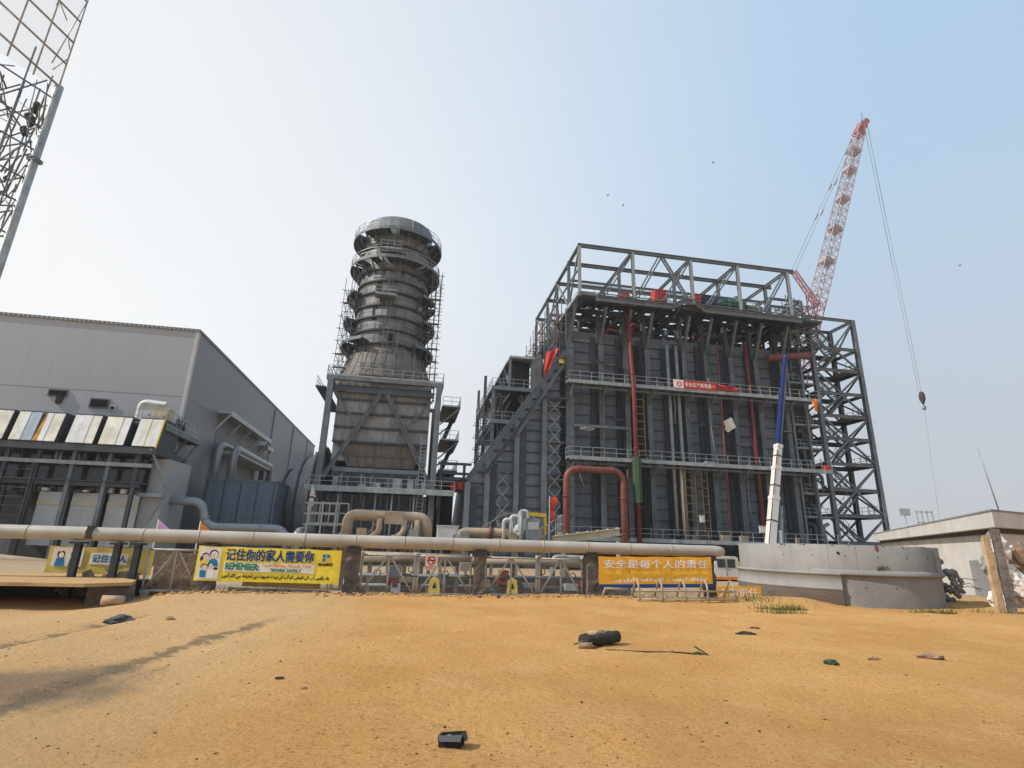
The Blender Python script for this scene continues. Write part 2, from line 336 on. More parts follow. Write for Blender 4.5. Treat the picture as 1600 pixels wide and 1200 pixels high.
def ground_mat():
    m = bpy.data.materials.new('sandy_dirt'); m.use_nodes = True; t = m.node_tree; p = t.nodes['Principled BSDF']; p.inputs['Roughness'].default_value = .95; p.inputs['Specular IOR Level'].default_value = .1
    g = N(t, 'ShaderNodeNewGeometry'); P = g.outputs['Position']
    def noi(s, det=6, ro=.6, vec=P):
        n = N(t, 'ShaderNodeTexNoise'); n.inputs['Scale'].default_value = s; n.inputs['Detail'].default_value = det; n.inputs['Roughness'].default_value = ro; t.links.new(vec, n.inputs['Vector']); return n.outputs['Fac']
    def mr(i, a, b, c=0., d=1.):
        r = N(t, 'ShaderNodeMapRange', interpolation_type='SMOOTHSTEP'); r.inputs[1].default_value = a; r.inputs[2].default_value = b; r.inputs[3].default_value = c; r.inputs[4].default_value = d; t.links.new(i, r.inputs[0]); return r.outputs[0]
    def mix(f, a, b, bt='MIX'):
        x = N(t, 'ShaderNodeMixRGB', blend_type=bt)
        for i, q in ((0, f), (1, a), (2, b)):
            if hasattr(q, 'is_linked'): t.links.new(q, x.inputs[i])
            else: x.inputs[i].default_value = q if i == 0 else (*q, 1)
        return x.outputs[0]
    def ma(op, a, b):
        x = N(t, 'ShaderNodeMath', operation=op)
        for i, q in ((0, a), (1, b)):
            if q is None: continue
            if hasattr(q, 'is_linked'): t.links.new(q, x.inputs[i])
            else: x.inputs[i].default_value = q
        return x.outputs[0]
    sx = N(t, 'ShaderNodeSeparateXYZ'); t.links.new(P, sx.inputs[0]); X, Y = sx.outputs[0], sx.outputs[1]
    c = mix(mr(noi(.28), .35, .68), (.50, .262, .088), (.60, .335, .125))
    c = mix(mr(noi(.9, 8, .65), .45, .8, 0, .55), c, (.62, .40, .19))
    c = mix(mr(noi(14, 6, .7), .5, .78, 0, .6), c, (.33, .175, .06))
    c = mix(mr(noi(3.2, 10, .75), .57, .72, 0, .5), c, (.36, .2, .075))
    mpf = N(t, 'ShaderNodeMapping'); mpf.inputs['Scale'].default_value = (1, 2.1, 1); mpf.inputs['Rotation'].default_value = (0, 0, .3); t.links.new(P, mpf.inputs[0])
    c = mix(mr(noi(11, 3, .6, mpf.outputs[0]), .60, .70, 0, .72), c, (.19, .105, .045))
    c = mix(mr(noi(27, 3, .55, mpf.outputs[0]), .585, .68, 0, .78), c, (.18, .1, .045))
    c = mix(mr(noi(55, 4, .6), .52, .72, 0, .5), c, (.70, .42, .17))
    # pale trampled dust on the left, darker streaks along the ruts
    wob = ma('MULTIPLY', ma('SUBTRACT', noi(.35), .5), 1.4)
    left = mr(ma('ADD', ma('ADD', X, wob), ma('MULTIPLY', Y, .12)), -3.6, -1.0, .5, 0)
    c = mix(left, c, (.52, .37, .21))
    for x0, k, wd, y0, y1, st in ((-5.2, .02, .13, 6.0, 12.4, .85), (-7.1, -.06, .11, 7.5, 12.8, .85)):
        dx = ma('ABSOLUTE', ma('SUBTRACT', ma('ADD', X, ma('MULTIPLY', wob, .5)), ma('ADD', ma('MULTIPLY', Y, k), x0)), None)
        m_ = ma('MULTIPLY', ma('MULTIPLY', mr(ma('ADD', dx, ma('MULTIPLY', ma('SUBTRACT', noi(2.6, 8, .7), .5), .9)), wd*.2, wd*1.5, st, 0), mr(Y, y1-1, y1+.5, 1, 0)), mr(Y, y0-2, y0, 0, 1))
        c = mix(m_, c, (.20, .145, .09))
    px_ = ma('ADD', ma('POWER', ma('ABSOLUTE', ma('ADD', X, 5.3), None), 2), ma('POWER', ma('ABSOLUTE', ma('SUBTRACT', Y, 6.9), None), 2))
    c = mix(mr(ma('ADD', px_, ma('MULTIPLY', ma('SUBTRACT', noi(1.3, 8, .7), .5), 3.2)), .1, 1.9, .8, 0), c, (.17, .13, .09))  # cast shadow at lower left put into the dirt colour
    # grey dusty yard beyond the fence
    bb = ma('ADD', ma('MULTIPLY', X, -sin(PA)), ma('MULTIPLY', ma('SUBTRACT', Y, PO.y), cos(PA)))
    bb = ma('SUBTRACT', bb, ma('MULTIPLY', X, -0.0)); bb = ma('ADD', bb, PO.x*sin(PA))
    c = mix(mr(ma('ADD', bb, ma('MULTIPLY', wob, .6)), -37.2, -34.5, 0, .8), c, (.36, .29, .2))
    t.links.new(c, p.inputs['Base Color'])
    b1 = N(t, 'ShaderNodeBump'); b1.inputs['Strength'].default_value = 1.0; b1.inputs['Distance'].default_value = .07; t.links.new(noi(9, 10, .72), b1.inputs['Height'])
    b2 = N(t, 'ShaderNodeBump'); b2.inputs['Strength'].default_value = .5; b2.inputs['Distance'].default_value = .012; t.links.new(noi(60, 6, .7), b2.inputs['Height']); t.links.new(b1.outputs[0], b2.inputs['Normal'])
    t.links.new(b2.outputs[0], p.inputs['Normal']); return m
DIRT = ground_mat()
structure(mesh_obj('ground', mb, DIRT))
# scattered clods and pebbles (nobody could count them)
mb = MB()
for i in range(6500):
    yy = 3.2+14.5*random.random()**1.6; xx = random.uniform(-1, 1)*(2.5+yy*1.0)
    r = random.choice((.004, .005, .006, .007, .009, .013)) * random.uniform(.7, 1.3)
    mb.m = 1 if random.random() < .12 else 0
    mb.rock((xx, yy, terrain(xx, yy)+r*.2), r, (1.2, 1, .6), i, 0 if i % 5 else 1)
for i in range(900):
    a_ = random.uniform(-25, -6); b_ = -37.75+random.gauss(0, .22); q = W(a_, b_); r = random.choice((.02, .03, .045))*random.uniform(.7, 1.4); mb.m = 1 if random.random() < .1 else 0; mb.rock((q.x, q.y, terrain(q.x, q.y)+r*.2), r, (1.3, 1, .6), i, 1)
o = mesh_obj('clods', mb, [CLOD, CHAR]); o['kind'] = 'stuff'; tag(o, 'small brown clods and pebbles scattered over the sandy dirt', 'clods')

# ------------------------------------------------------------------ turbine hall
HA, HB, HZ = -39.2, -1.2, 21.4
hall = Thing('turbine_hall', 'large grey clad turbine hall with flat roof on the left, its long side receding', 'building', (HA-20, HB, YARD))
mb = MB(); mb.box(HA-56, HA, HB, 68, YARD-.5, HZ-.25); hall.part('wall', mb, CLAD); mb = MB(); mb.box(HA, HA+.025, HB+.31, 68, YARD-.5, HZ-.26); hall.part('shaded_side_cladding', mb, CLADS)
mb = MB(); mb.box(HA-56.1, HA+.12, HB-.12, 68.1, HZ-.25, HZ); hall.part('roof', mb, CLADD)
mb = MB(); mb.box(HA-.25, HA+.03, HB-.06, HB, YARD, HZ-.26); mb.box(HA, HA+.06, HB-.06, HB+.3, YARD, HZ-.26); hall.part('corner_trim', mb, CLADT)
mb = MB()
for z_ in (7.6, 14.4): mb.box(HA-55.9, HA-.26, HB-.012, HB, z_, z_+.05)
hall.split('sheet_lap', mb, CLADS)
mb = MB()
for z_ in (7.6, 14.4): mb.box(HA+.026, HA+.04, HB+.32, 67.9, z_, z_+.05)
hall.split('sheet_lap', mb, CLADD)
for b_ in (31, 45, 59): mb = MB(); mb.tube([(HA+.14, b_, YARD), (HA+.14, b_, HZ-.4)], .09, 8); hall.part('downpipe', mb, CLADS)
for a0, a1, z0, z1 in ((-50.7, -49.3, 13.75, 14.2), (-47.1, -45.7, 12.9, 13.6), (-45.35, -45.05, 12.75, 13.0)):
    mb = MB(); mb.box(a0-.12, a1+.12, HB-.1, HB, z0-.12, z1+.12); fr = hall.part('vent_opening', mb, CLADT if a0 > -46 else STEEL)
    mb = MB(); mb.box(a0, a1, HB-.14, HB-.11, z0, z1)
    for k in range(5): mb.box(a0, a1, HB-.2, HB-.14, z0+(z1-z0)*(k+.1)/5, z0+(z1-z0)*(k+.3)/5)
    hall.part('louvre', mb, DARK, fr)
mb = MB(); mb.prism([(-50.0, 13.75), (-49.4, 13.75), (-49.6, 13.0), (-49.95, 12.95)], HB-.2, HB-.01); hall.part('bracket_plate', mb, DARK)
mb = MB(); mb.box(HA, HA+.12, 27.8, 34.2, 9.6, 10.9); fr = hall.part('vent_opening', mb, CLADT); mb = MB(); mb.box(HA+.12, HA+.15, 28, 34, 9.75, 10.75); hall.part('louvre', mb, DARK, fr)
# recessed opening under the long canopy
mb = MB(); mb.box(HA, HA+.1, 8.2, 25.2, 2, 14.2); hall.part('recess_panel', mb, CLADD)
def canopy(b0, b1, z, d):
    mb = MB(); mb.box(HA, HA+d, b0, b1, z-.12, z+.12); mb.box(HA+d-.15, HA+d+.02, b0-.02, b1+.02, z-.38, z+.15)
    cp = hall.part('canopy', mb, CLADT)
    n = max(2, int((b1-b0)/4)+1)
    for k in range(n):
        bb = b0+.3+(b1-b0-.6)*k/(n-1); mb = MB(); mb.beam((HA, bb, z-1.3*d), (HA+d-.2, bb, z-.2), .16); hall.part('bracket', mb, CLADT, cp)
canopy(7.4, 25.6, 15.0, 1.6); canopy(25.8, 29, 14.2, 1.2); canopy(46, 62, 12.4, 1.3)
mb = MB(); mb.box(HA, HA+2.4, 9.0, 25.6, 10.6, 10.9); hall.part('ledge', mb, CLADT)
# rear wing
rear = Thing('rear_hall', 'grey flat hall wing seen far behind between turbine hall and exhaust stack', 'building', (-36, 68.4, YARD))
mb = MB(); mb.box(HA+.3, -27, 68.4, 90, YARD-.5, 19.9); rear.part('wall', mb, CLAD); mb = MB(); mb.box(HA+.2, -26.9, 68.3, 90.1, 19.9, 20.1); rear.part('roof', mb, CLADD)
# pipes on the side wall
def pipe(name, pts, r, m, label, rad=1.0, plant=True, group=None, flanges=0, n=12):
    p = arc_path(pts, rad); base = Vector(pts[0]); th = Thing(name, label, 'pipe', tuple(base), plant, group)
    th.part('run', MB().tube(p, r, n), m)
    if flanges:
        L = [(Vector(b)-Vector(a)).length for a, b in zip(p, p[1:])]
        for k in range(1, flanges+1):
            t = sum(L)*k/(flanges+1)
            for i, l in enumerate(L):
                if t <= l: c = Vector(p[i])+(Vector(p[i+1])-Vector(p[i]))*t/l; d = (Vector(p[i+1])-Vector(p[i])).normalized(); break
                t -= l
            th.part('flange', MB().tube([c-d*.06, c+d*.06], r*1.25, n), m)
    return th
PIPEG = mat('grey_lagging', (.27, .285, .30), .4, .35, .12, 1)
pipe('wall_pipe', [(HA+2.2, 8.6, 4.7), (HA+2.2, 8.6, 11.2), (HA+2.2, 25.0, 11.2), (HA+2.2, 25.0, 7)], .42, PIPEG, 'outer grey lagged pipe loop rising up the side wall of the turbine hall', 1.2)
pipe('wall_pipe', [(HA+1.0, 7.2, 4.7), (HA+1.0, 7.2, 11.4), (HA+1.0, 25.8, 11.4), (HA+1.0, 25.8, 7)], .42, PIPEG, 'inner grey lagged pipe loop closest to the side wall of the turbine hall', 1.2)
pipe('ground_pipe', [(-38.6, -4.4, 4.5), (-34.9, -4.2, 4.5), (-34.3, -4.2, 2.4), (-27.8, -4.2, 2.4), (-27.2, -4.2, YARD)], .36, PIPEG, 'grey lagged pipe stepping down and running level in front of the blue grey enclosure', .9, flanges=2)
pipe('ground_pipe', [(-26.6, -4.9, YARD), (-26.6, -4.9, 2.2), (-26.6, -1.0, 2.4), (-26.6, 2, 2.4)], .36, PIPEG, 'short grey lagged riser pipe beside the left foot of the stack frame', .9)
# blue-grey enclosure and exhaust diffuser
enc = Thing('exhaust_enclosure', 'blue grey windowless enclosure box in front of the turbine hall side wall', 'enclosure', (-33.6, 6, YARD))
mb = MB(); mb.box(-37, -30.4, 2, 12, YARD, 7.0); enc.part('wall', mb, BLUEG)
mb = MB(); mb.box(-37.08, -30.32, 1.92, 12.08, 7.0, 7.12); enc.part('roof', mb, STEEL)
mb = MB(); mb.box(-37.05, -30.35, 1.95, 2, 3.4, 3.55); enc.part('band', mb, STEEL)
mb = MB()
for k in range(5): mb.box(-36.9+k*1.55, -36.85+k*1.55, 1.94, 2, YARD, 6.9)
enc.part('panel_joint', mb, BLUED)
df = Thing('exhaust_diffuser', 'grey conical exhaust diffuser flaring from the enclosure to the stack box', 'duct', (-29, 11, YARD))
mb = MB(); mb.lathe((0, 11, 5.6), [(3.2, -31.9), (3.6, -31.0), (6.6, -27.6), (6.6, -27.3)], 32, 'x'); df.part('cone', mb, STACKB)
for a_, r in ((-31.2, 3.9), (-29.4, 5.3), (-27.7, 6.85)):
    mb = MB(); mb.lathe((0, 11, 5.6), [(r-.5, a_-.1), (r, a_-.1), (r, a_+.1), (r-.5, a_+.1)], 32, 'x', smooth=False); df.part('flange', mb, STEELD)
mb = MB(); mb.box(-31.5, -31, 8, 14, YARD, 3.5); mb.box(-28.5, -28, 7, 15, YARD, 1.5); df.part('saddle', mb, STEEL)

# ------------------------------------------------------------------ annex with foil-clad housing in front of the gable
ann = Thing('filter_annex', 'steel framed annex with shiny foil clad panels below the turbine hall gable', 'annex', (-43, -5, YARD))
mb = MB(); mb.box(-52, -38.4, -2.5, -1.4, YARD, 7.6); ann.part('back_wall', mb, CONCD)
mb = MB(); mb.box(-54, -37.75, -7.9, -3, 7.9, 8.42); mb.box(-54, -37.9, -3, -1.3, 8.1, 8.4); ann.part('floor_deck', mb, STEELD)
mods = [(-52.4, -48.8), (-48.55, -45.15), (-44.55, -42.45), (-42.2, -40.2), (-39.75, -37.8)]
for mi_, (a0, a1) in enumerate(mods):
    mb = MB(); q = [(a0, -7.9, 8.45), (a1-.15, -7.9, 8.45), (a1, -7.6, 10.95), (a0+.15, -7.6, 10.95)]; mb.v += q+[(x_, -4.2, z_) for x_, _, z_ in q]
    for fc in ((0, 1, 2, 3), (7, 6, 5, 4), (0, 4, 5, 1), (1, 5, 6, 2), (2, 6, 7, 3), (3, 7, 4, 0)): mb.face(fc)
    pm = ann.part('housing_module', mb, STEELD)
    seqs = {0: (FOIL, FOILY), 1: (FOILY, FOIL, FOILB, FOILB, FOILO, FOIL, FOILY, FOILY), 2: (FOIL, FOIL, FOILY), 3: (FOILY, FOILY, FOIL), 4: (FOIL, FOILY, FOILY, FOIL)}[mi_]
    k = len(seqs)
    for i, m_ in enumerate(seqs):
        t0, t1 = i/k, (i+.985)/k; wd = a1-a0-.15
        mb = MB(); sk = .15 if m_ is not FOILO else .45
        of = .05+.02*(i % 2)
        q = [(a0+wd*t0+.02, -7.88, 8.5), (a0+wd*t1, -7.88, 8.5), (a0+wd*t1+sk, -7.61, 10.8), (a0+wd*t0+sk+.02, -7.61, 10.8)]; mb.v += [(x_, y_-of, z_+of*.4) for x_, y_, z_ in q]+[(x_, y_+.01, z_) for x_, y_, z_ in q]
        for fc in ((0, 1, 2, 3), (7, 6, 5, 4), (0, 4, 5, 1), (1, 5, 6, 2), (2, 6, 7, 3), (3, 7, 4, 0)): mb.face(fc)
        ann.part('foil_sheet', mb, m_, pm)
mb = MB(); mb.beam((-37.9, -7.95, 8.4), (-37.76, -7.65, 10.9), .1); ann.part('edge_strip', mb, YELLP)
for a0 in (-53.2, -48.6, -46.4, -43.9, -41.3, -39.2):
    mb = MB(); mb.ibeam((a0, -7.3, YARD), (a0, -7.3, 7.9), .28, .3); ann.part('column', mb, STEELD if a0 < -44.5 or a0 > -40 else STEEL)
for a0 in (-50.8, -45.2, -40.2):
    mb = MB(); mb.ibeam((a0, -3.2, YARD), (a0, -3.2, 8.0), .28, .3); ann.part('column', mb, STEEL)
mb = MB(); mb.box(-54, -38.1, -7.55, -7.3, 6.85, 7.15); ann.part('tie_beam', mb, STEELL)
mb = MB(); mb.box(-54, -38.6, -7.5, -3.3, 5.55, 5.65); mb.box(-54, -38.7, -7.4, -7.3, 5.2, 5.5); ann.part('gallery_floor', mb, STEELD)
for a0, a1 in ((-46.1, -44.1), (-43.7, -41.5), (-41.1, -38.9), (-50, -49.0)):
    mb = MB(); mb.box(a0, a1, -6.6, -6.4, .6, 4.7); wp = ann.part('wall_panel', mb, WPANEL)
    mb = MB(); mb.box(a0, a1, -6.65, -6.6, 3.7, 4.05); ann.part('trim_strip', mb, CREAM, wp)
mb = MB(); mb.box(-54, -38.6, -6.35, -6.3, 4.7, 7.6)
ann.part('glazing', mb, GLASS)
mb = MB()
for k in range(22): a_ = -53.6+k*.7; mb.beam((a_, -6.42, 4.75), (a_, -6.42, 5.6), .06)
mb.beam((-54, -6.42, 5.6), (-38.7, -6.42, 5.6), .08); ann.part('gallery_railing', mb, STEELD)
for k in range(14):
    a_ = -52+random.random()*12.5; z_ = 6.9+random.random()*.6; mb = MB(); mb.tube(arc_path([(a_, -6.8, 7.9), (a_, -6.8, z_), (a_+random.uniform(-.6, .6), -5.5, z_-.4)], .3, 3), random.uniform(.05, .14), 8); ann.part('stub_pipe', mb, random.choice((STEELD, GALV, STEEL)))
for k in range(8):
    mb = MB(); a_ = -46+random.random()*6; mb.box(a_, a_+random.uniform(.2, .6), -7, -6.6, 4.75, 4.75+random.uniform(.15, .5)); ann.part('crate', mb, random.choice((WHITEP, STEEL, STEELD)))
mb = MB()
for z_ in [i*.7 for i in range(10)]: mb.beam((-48.5, -7.5, z_), (-46.5, -7.5, z_), .07)
mb.beam((-48.5, -7.5, YARD), (-48.5, -7.5, 6.8), .1); mb.beam((-46.5, -7.5, YARD), (-46.5, -7.5, 6.8), .1); ann.part('rung_frame', mb, STEELD)
mb = MB(); mb.box(-39.0, -37.4, -6, -1.4, YARD, 7.8); ann.part('end_wall', mb, CLAD)
mb = MB(); mb.beam((-38.2, -7.9, 8.3), (-37.3, -6.1, 5.4), .12); mb.beam((-37.3, -6.1, 4.6), (-38.2, -6.05, 2.4), .1); mb.box(-39.1, -37.2, -6.6, -6, 4.6, 4.9); ann.part('strut', mb, STEELL)
plat = Thing('gable_platform', 'cantilevered dark steel platform with railing at the corner of the foil clad annex', 'platform', (-38.4, -4.6, 10))
mb = MB(); mb.box(-39.15, -37.8, -7.2, .6, 10.35, 10.5); mb.box(-41, -39.16, -7.2, -1.3, 10.36, 10.49); plat.part('deck', mb, STEELD)
for k in range(6): mb = MB(); mb.box(-39.1, -37.85, -7.0+k*1.45, -6.85+k*1.45, 10.1, 10.34); plat.part('joist', mb, STEELD)
mb = MB(); mb.box(-37.8, -37.7, -7.3, .7, 10.05, 10.55); plat.part('edge_beam', mb, STEEL); mb = MB(); mb.box(-39.15, -37.81, .6, .7, 10.05, 10.55); plat.part('edge_beam', mb, STEEL)
mb = MB(); mb.rail([(-40.8, -7.2, 10.5), (-37.8, -7.2, 10.5), (-37.8, .6, 10.5)], 1.2, 1.0, .045); plat.part('railing', mb, GALV)
mb = MB(); mb.beam((-37.85, .45, 10.2), (-39.1, .45, 8.1), .22); plat.part('bracket', mb, STEELL)
mb = MB(); mb.beam((-37.85, -2.2, 10.2), (-38.9, -2.2, 8.4), .2); plat.part('bracket', mb, STEEL)
def cabinet(a, b, z, sx, sy, sz, m, label, name='cabinet', cat='cabinet', group=None):
    th = Thing(name, label, cat, (a, b, z), True, group)
    mb = MB(); mb.box(a-sx/2, a+sx/2, b-sy/2, b+sy/2, z+.08, z+sz); th.part('body', mb, m)
    mb = MB(); mb.box(a-sx/2-.04, a+sx/2+.04, b-sy/2-.04, b+sy/2+.04, z+sz, z+sz+.05); th.part('lid', mb, m)
    mb = MB(); mb.box(a-sx*.38, a+sx*.38, b-sy/2-.03, b-sy/2, z+sz*.2, z+sz*.85); d = th.part('door', mb, m)
    mb = MB(); mb.box(a+sx*.28, a+sx*.33, b-sy/2-.08, b-sy/2-.03, z+sz*.45, z+sz*.6); th.part('handle', mb, STEELD, d)
    mb = MB(); mb.box(a-sx*.45, a-sx*.3, b-sy*.4, b+sy*.4, z, z+.08); mb.box(a+sx*.3, a+sx*.45, b-sy*.4, b+sy*.4, z, z+.08); th.part('skid', mb, STEELD)
    return th
cabinet(-38.9, -5.6, 10.5, 1.3, 1.2, 1.6, CREAM, 'cream equipment cabinet standing on the gable corner platform')
cabinet(-40.5, -4.6, 10.97, 1.0, 1.2, 1.3, WPANEL, 'pale cabinet behind the last foil panel under the bent duct')
mb = MB(); mb.tube(arc_path([(-41.3, -4.5, 10.95), (-41.3, -4.5, 12.9), (-39.3, -4.5, 12.75)], .5, 4), .32, 4, True, False); single('bent_duct', mb, CLADT, 'square grey bent duct rising above the last foil panel', 'duct', (-41.3, -4.5, 10.95))
# people-sized dark figures are omitted where the photo is unreadable; tall dark mast at the left edge
th = Thing('floodlight_mast', 'dark slanting mast at the left picture edge beside the foil panels', 'mast', (-52.3, -9, YARD))
mb = MB(); mb.tube([(-51.6, -9, YARD), (-51.6, -9, 11.2)], .35, 8); th.part('post', mb, STEELD); mb = MB(); mb.beam((-51.7, -9, 11), (-50.6, -9, 14.2), .12); th.part('arm', mb, STEELD)

# ------------------------------------------------------------------ bypass stack
SU, SV = -21.5, 11.
stk = Thing('bypass_stack', 'tall grey round exhaust stack on a square braced base with ring platforms', 'stack', (SU, SV, YARD))
prof = []
z = 24.0
RD = 4.4
mb = MB(); mb.lathe((SU, SV, 0), [(5.9, 19.4), (5.8, 20.4), (4.65, 23.7), (4.45, 24.1)], 48); stk.part('cone', mb, HOPPER)
mb = MB(); prof = []
zz = 24.0; random.seed(4)
while zz < 41.0:
    o_ = random.uniform(-.015, .02); prof += [(RD+o_, zz), (RD+o_, zz+.56), (RD-.05, zz+.575), (RD-.05, zz+.60)]; zz += .6
mb.lathe((SU, SV, 0), prof, 48, smooth=False)
for k in range(48):
    t = 2*pi*k/48; d = Vector((cos(t), sin(t), 0)); z0 = 24+random.randint(0, 20)*.6; mb.beam(Vector((SU, SV, z0))+d*(RD-.005), Vector((SU, SV, min(41, z0+random.randint(5, 26)*.6)))+d*(RD-.005), .07, .06, tuple(d))
dr = stk.part('drum', mb, STACKC)
mb = MB()
for k in range(28):
    t = 2*pi*k/28; d = Vector((cos(t), sin(t), 0)); c = Vector((SU, SV, 0)); mb.beam(c+d*5.84+Vector((0, 0, 20.3)), c+d*4.68+Vector((0, 0, 23.7)), .1, .1)
stk.part('cone_stiffener', mb, HOPPER)
mb = MB(); mb.lathe((SU, SV, 0), [(RD+.08, 39.6), (RD+.1, 42.15), (RD-.02, 42.15), (RD-.05, 39.6)], 48); stk.part('rim', mb, STEEL, dr)
mb = MB(); a_ = radians(-66); mb.box(SU+(RD+.12)*cos(a_)-.08, SU+(RD+.12)*cos(a_)+.08, SV+(RD+.12)*sin(a_)-.06, SV+(RD+.12)*sin(a_)+.02, 40.2, 42.1); stk.part('rim_seam', mb, CREAM, dr)
for z_, r in ((24.5, 4.75), (26.3, 4.68), (28.0, 4.72), (29.6, 4.68), (31.3, 4.72), (32.9, 4.68), (34.4, 4.66), (38.0, 4.68)):
    mb = MB(); mb.lathe((SU, SV, z_), [(RD-.1, -.1), (r, -.1), (r, .1), (RD-.1, .1)], 48, smooth=False); stk.part('stiffener_ring', mb, BLACKST, dr)
for k in range(26):
    t = radians(random.uniform(-170, -10)); z_ = random.uniform(24.6, 38); d = Vector((cos(t), sin(t), 0)); x_ = Vector((-d.y, d.x, 0)); c = Vector((SU, SV, z_))+d*(RD+.02); h = random.uniform(.5, 1.6); wd = random.uniform(.4, 1.6)
    mb = MB(); mb.beam(c, c+Vector((0, 0, h)), wd, .12, tuple(d)); stk.part('lagging_patch', mb, random.choice((STACKB, STACKC, STEELL, STEEL, STEELD)), dr)
def ring(z, a0, a1, ro, holes, rail=True, nb=14):
    a0, a1 = radians(a0), radians(a1); n = max(4, int(abs(a1-a0)/radians(12)))
    mb = MB()
    for k in range(n):
        t0, t1 = a0+(a1-a0)*k/n, a0+(a1-a0)*(k+1)/n
        if k in holes: continue
        q = [(SU+r*cos(t), SV+r*sin(t)) for r, t in ((4.4, t0), (ro, t0), (ro, t1), (4.4, t1))]
        mb.prism(q, z-.12, z+.06, 'xy')
    pl = stk.part('ring_platform', mb, STEELD)
    mb = MB()
    for k in range(n): t0, t1 = a0+(a1-a0)*k/n, a0+(a1-a0)*(k+1)/n; mb.beam((SU+ro*cos(t0), SV+ro*sin(t0), z-.02), (SU+ro*cos(t1), SV+ro*sin(t1), z-.02), .1, .4)
    stk.part('edge_beam', mb, STEEL, pl)
    mb = MB()
    for k in range(nb+1):
        t = a0+(a1-a0)*(k+.02)/nb; d = Vector((cos(t), sin(t), 0)); c = Vector((SU, SV, z)); mb.beam(c+d*4.38+Vector((0, 0, -1.9)), c+d*(ro-.2)+Vector((0, 0, -.2)), .1, .22); mb.beam(c+d*4.38+Vector((0, 0, -.25)), c+d*(ro-.1)+Vector((0, 0, -.25)), .1, .22)
    stk.split('bracket', mb, STEELD, pl)
    if rail:
        mb = MB(); mb.rail([(SU+(ro-.05)*cos(a0+(a1-a0)*k/n), SV+(ro-.05)*sin(a0+(a1-a0)*k/n), z+.06) for k in range(n+1)], 1.15, 1.2, .05); stk.part('railing', mb, GALV, pl)
ring(39.75, 0, 360, 5.85, {17, 21, 26}, nb=24)
ring(35.7, 0, 360, 5.85, {16, 18, 20, 25}, nb=24)
ring(31.6, 150, 215, 5.8, set(), False, 5); ring(31.6, -45, 40, 5.6, {3}, False, 6)
ring(28.2, 140, 205, 5.9, set(), False, 5); ring(28.2, -40, 30, 5.7, {2}, False, 5)
ring(24.9, 150, 240, 5.9, {4}, False, 6); ring(24.6, -50, 30, 5.7, set(), False, 6)
# service openings and small platform on the drum
for a_, z_, wd, h in ((-112, 32.0, .6, 2.2), (-114, 28.7, .6, 2.2), (-85, 25.4, .9, .9)):
    t = radians(a_); d = Vector((cos(t), sin(t), 0)); x_ = Vector((-d.y, d.x, 0)); c = Vector((SU, SV, z_))+d*4.33
    mb = MB(); mb.beam(c-Vector((0, 0, h/2)), c+Vector((0, 0, h/2)), wd, .3, tuple(d)); stk.part('access_slot', mb, DARK, dr)
for z_ in (30.6, 36.9):
    t = radians(-97); c = Vector((SU+4.9*cos(t), SV+4.9*sin(t), z_)); mb = MB(); mb.box(c.x-1.3, c.x+1.3, c.y-.6, c.y+.6, z_-.15, z_); sp_ = stk.part('service_step', mb, STEEL)
    mb = MB(); mb.rail([(c.x-1.25, c.y+.5, z_), (c.x-1.25, c.y-.55, z_), (c.x+1.25, c.y-.55, z_), (c.x+1.25, c.y+.5, z_)], 1.1, .8, .05); stk.part('railing', mb, GALV, sp_)
for t, z0, z1 in ((-92, 19.5, 33), (-84, 33, 40.8), (-78, 19.5, 27)):
    t = radians(t); c = Vector((SU+4.85*cos(t), SV+4.85*sin(t), 0)); x_ = Vector((.28, 0, 0)); mb = MB()
    for s_ in (-1, 1): mb.beam(c+x_*s_+Vector((0, 0, z0)), c+x_*s_+Vector((0, 0, z1)), .07)
    k = z0
    while k < z1: mb.beam(c-x_+Vector((0, 0, k)), c+x_+Vector((0, 0, k)), .05); k += .4
    stk.part('ladder', mb, STEEL, dr)
# base frame
BL, BR, BF, BB = -27.3, -14.6, 4.6, 17.4
mb = MB(); mb.box(BL+1.2, BR-1.2, BF+.9, BB-.9, 10.0, 19.3)
mb.prism([(BL+1.2, 12.0), (BR-1.2, 12.0), (BR-1.2, 18.9), (BL+1.2, 18.9)], BF+.55, BF+.9)
bx = stk.part('box_casing', mb, STACKB)
for k in range(13):
    a_ = BL+1.2+(BR-BL-2.4)*k/12; mb = MB(); mb.box(a_-.05, a_+.05, BF+.36, BF+.55, 12, 18.9); stk.part('stiffener', mb, STACKB, bx)
for k, z_ in enumerate((12.05, 13.7, 15.3, 16.9, 18.4)):
    mb = MB(); mb.box(BL+1.15, BR-1.15, BF+.28, BF+.55, z_-.12, z_+.12); stk.part('stiffener', mb, STEELD, bx)
mb = MB(); f0, f1 = BF+.6, BF+2.2
q = [(BL+1.7, f0, 11.9), (BR-1.5, f0, 11.9), (BR-2.6, f0+.2, 9.4), (BL+3.0, f0+.2, 9.4)]
b = len(mb.v); mb.v += q+[(p[0], BB-1, p[2]) for p in q]
for fc in ((0, 1, 2, 3), (7, 6, 5, 4), (0, 4, 5, 1), (1, 5, 6, 2), (2, 6, 7, 3), (3, 7, 4, 0)): mb.face(tuple(b+i for i in fc))
hp = stk.part('hopper', mb, HOPPER)
mb = MB()
for k in range(8):
    t = (k+.5)/8; mb.beam((BL+1.7+(BR-BL-3.2)*t, f0-.04, 11.9), (BL+3.0+(BR-BL-5.6)*t, f0+.16, 9.4), .08)
mb.box(BL+2.3, BR-2.1, f0-.05, f0+.15, 10.6, 10.7); stk.part('stiffener', mb, HOPPER, hp)
for a_ in (BL+.3, BR-.3):
    for b_ in (BF, BB):
        mb = MB(); mb.ibeam((a_, b_, YARD), (a_, b_, 19.2), .62, .7, .06); stk.part('column', mb, STEEL)
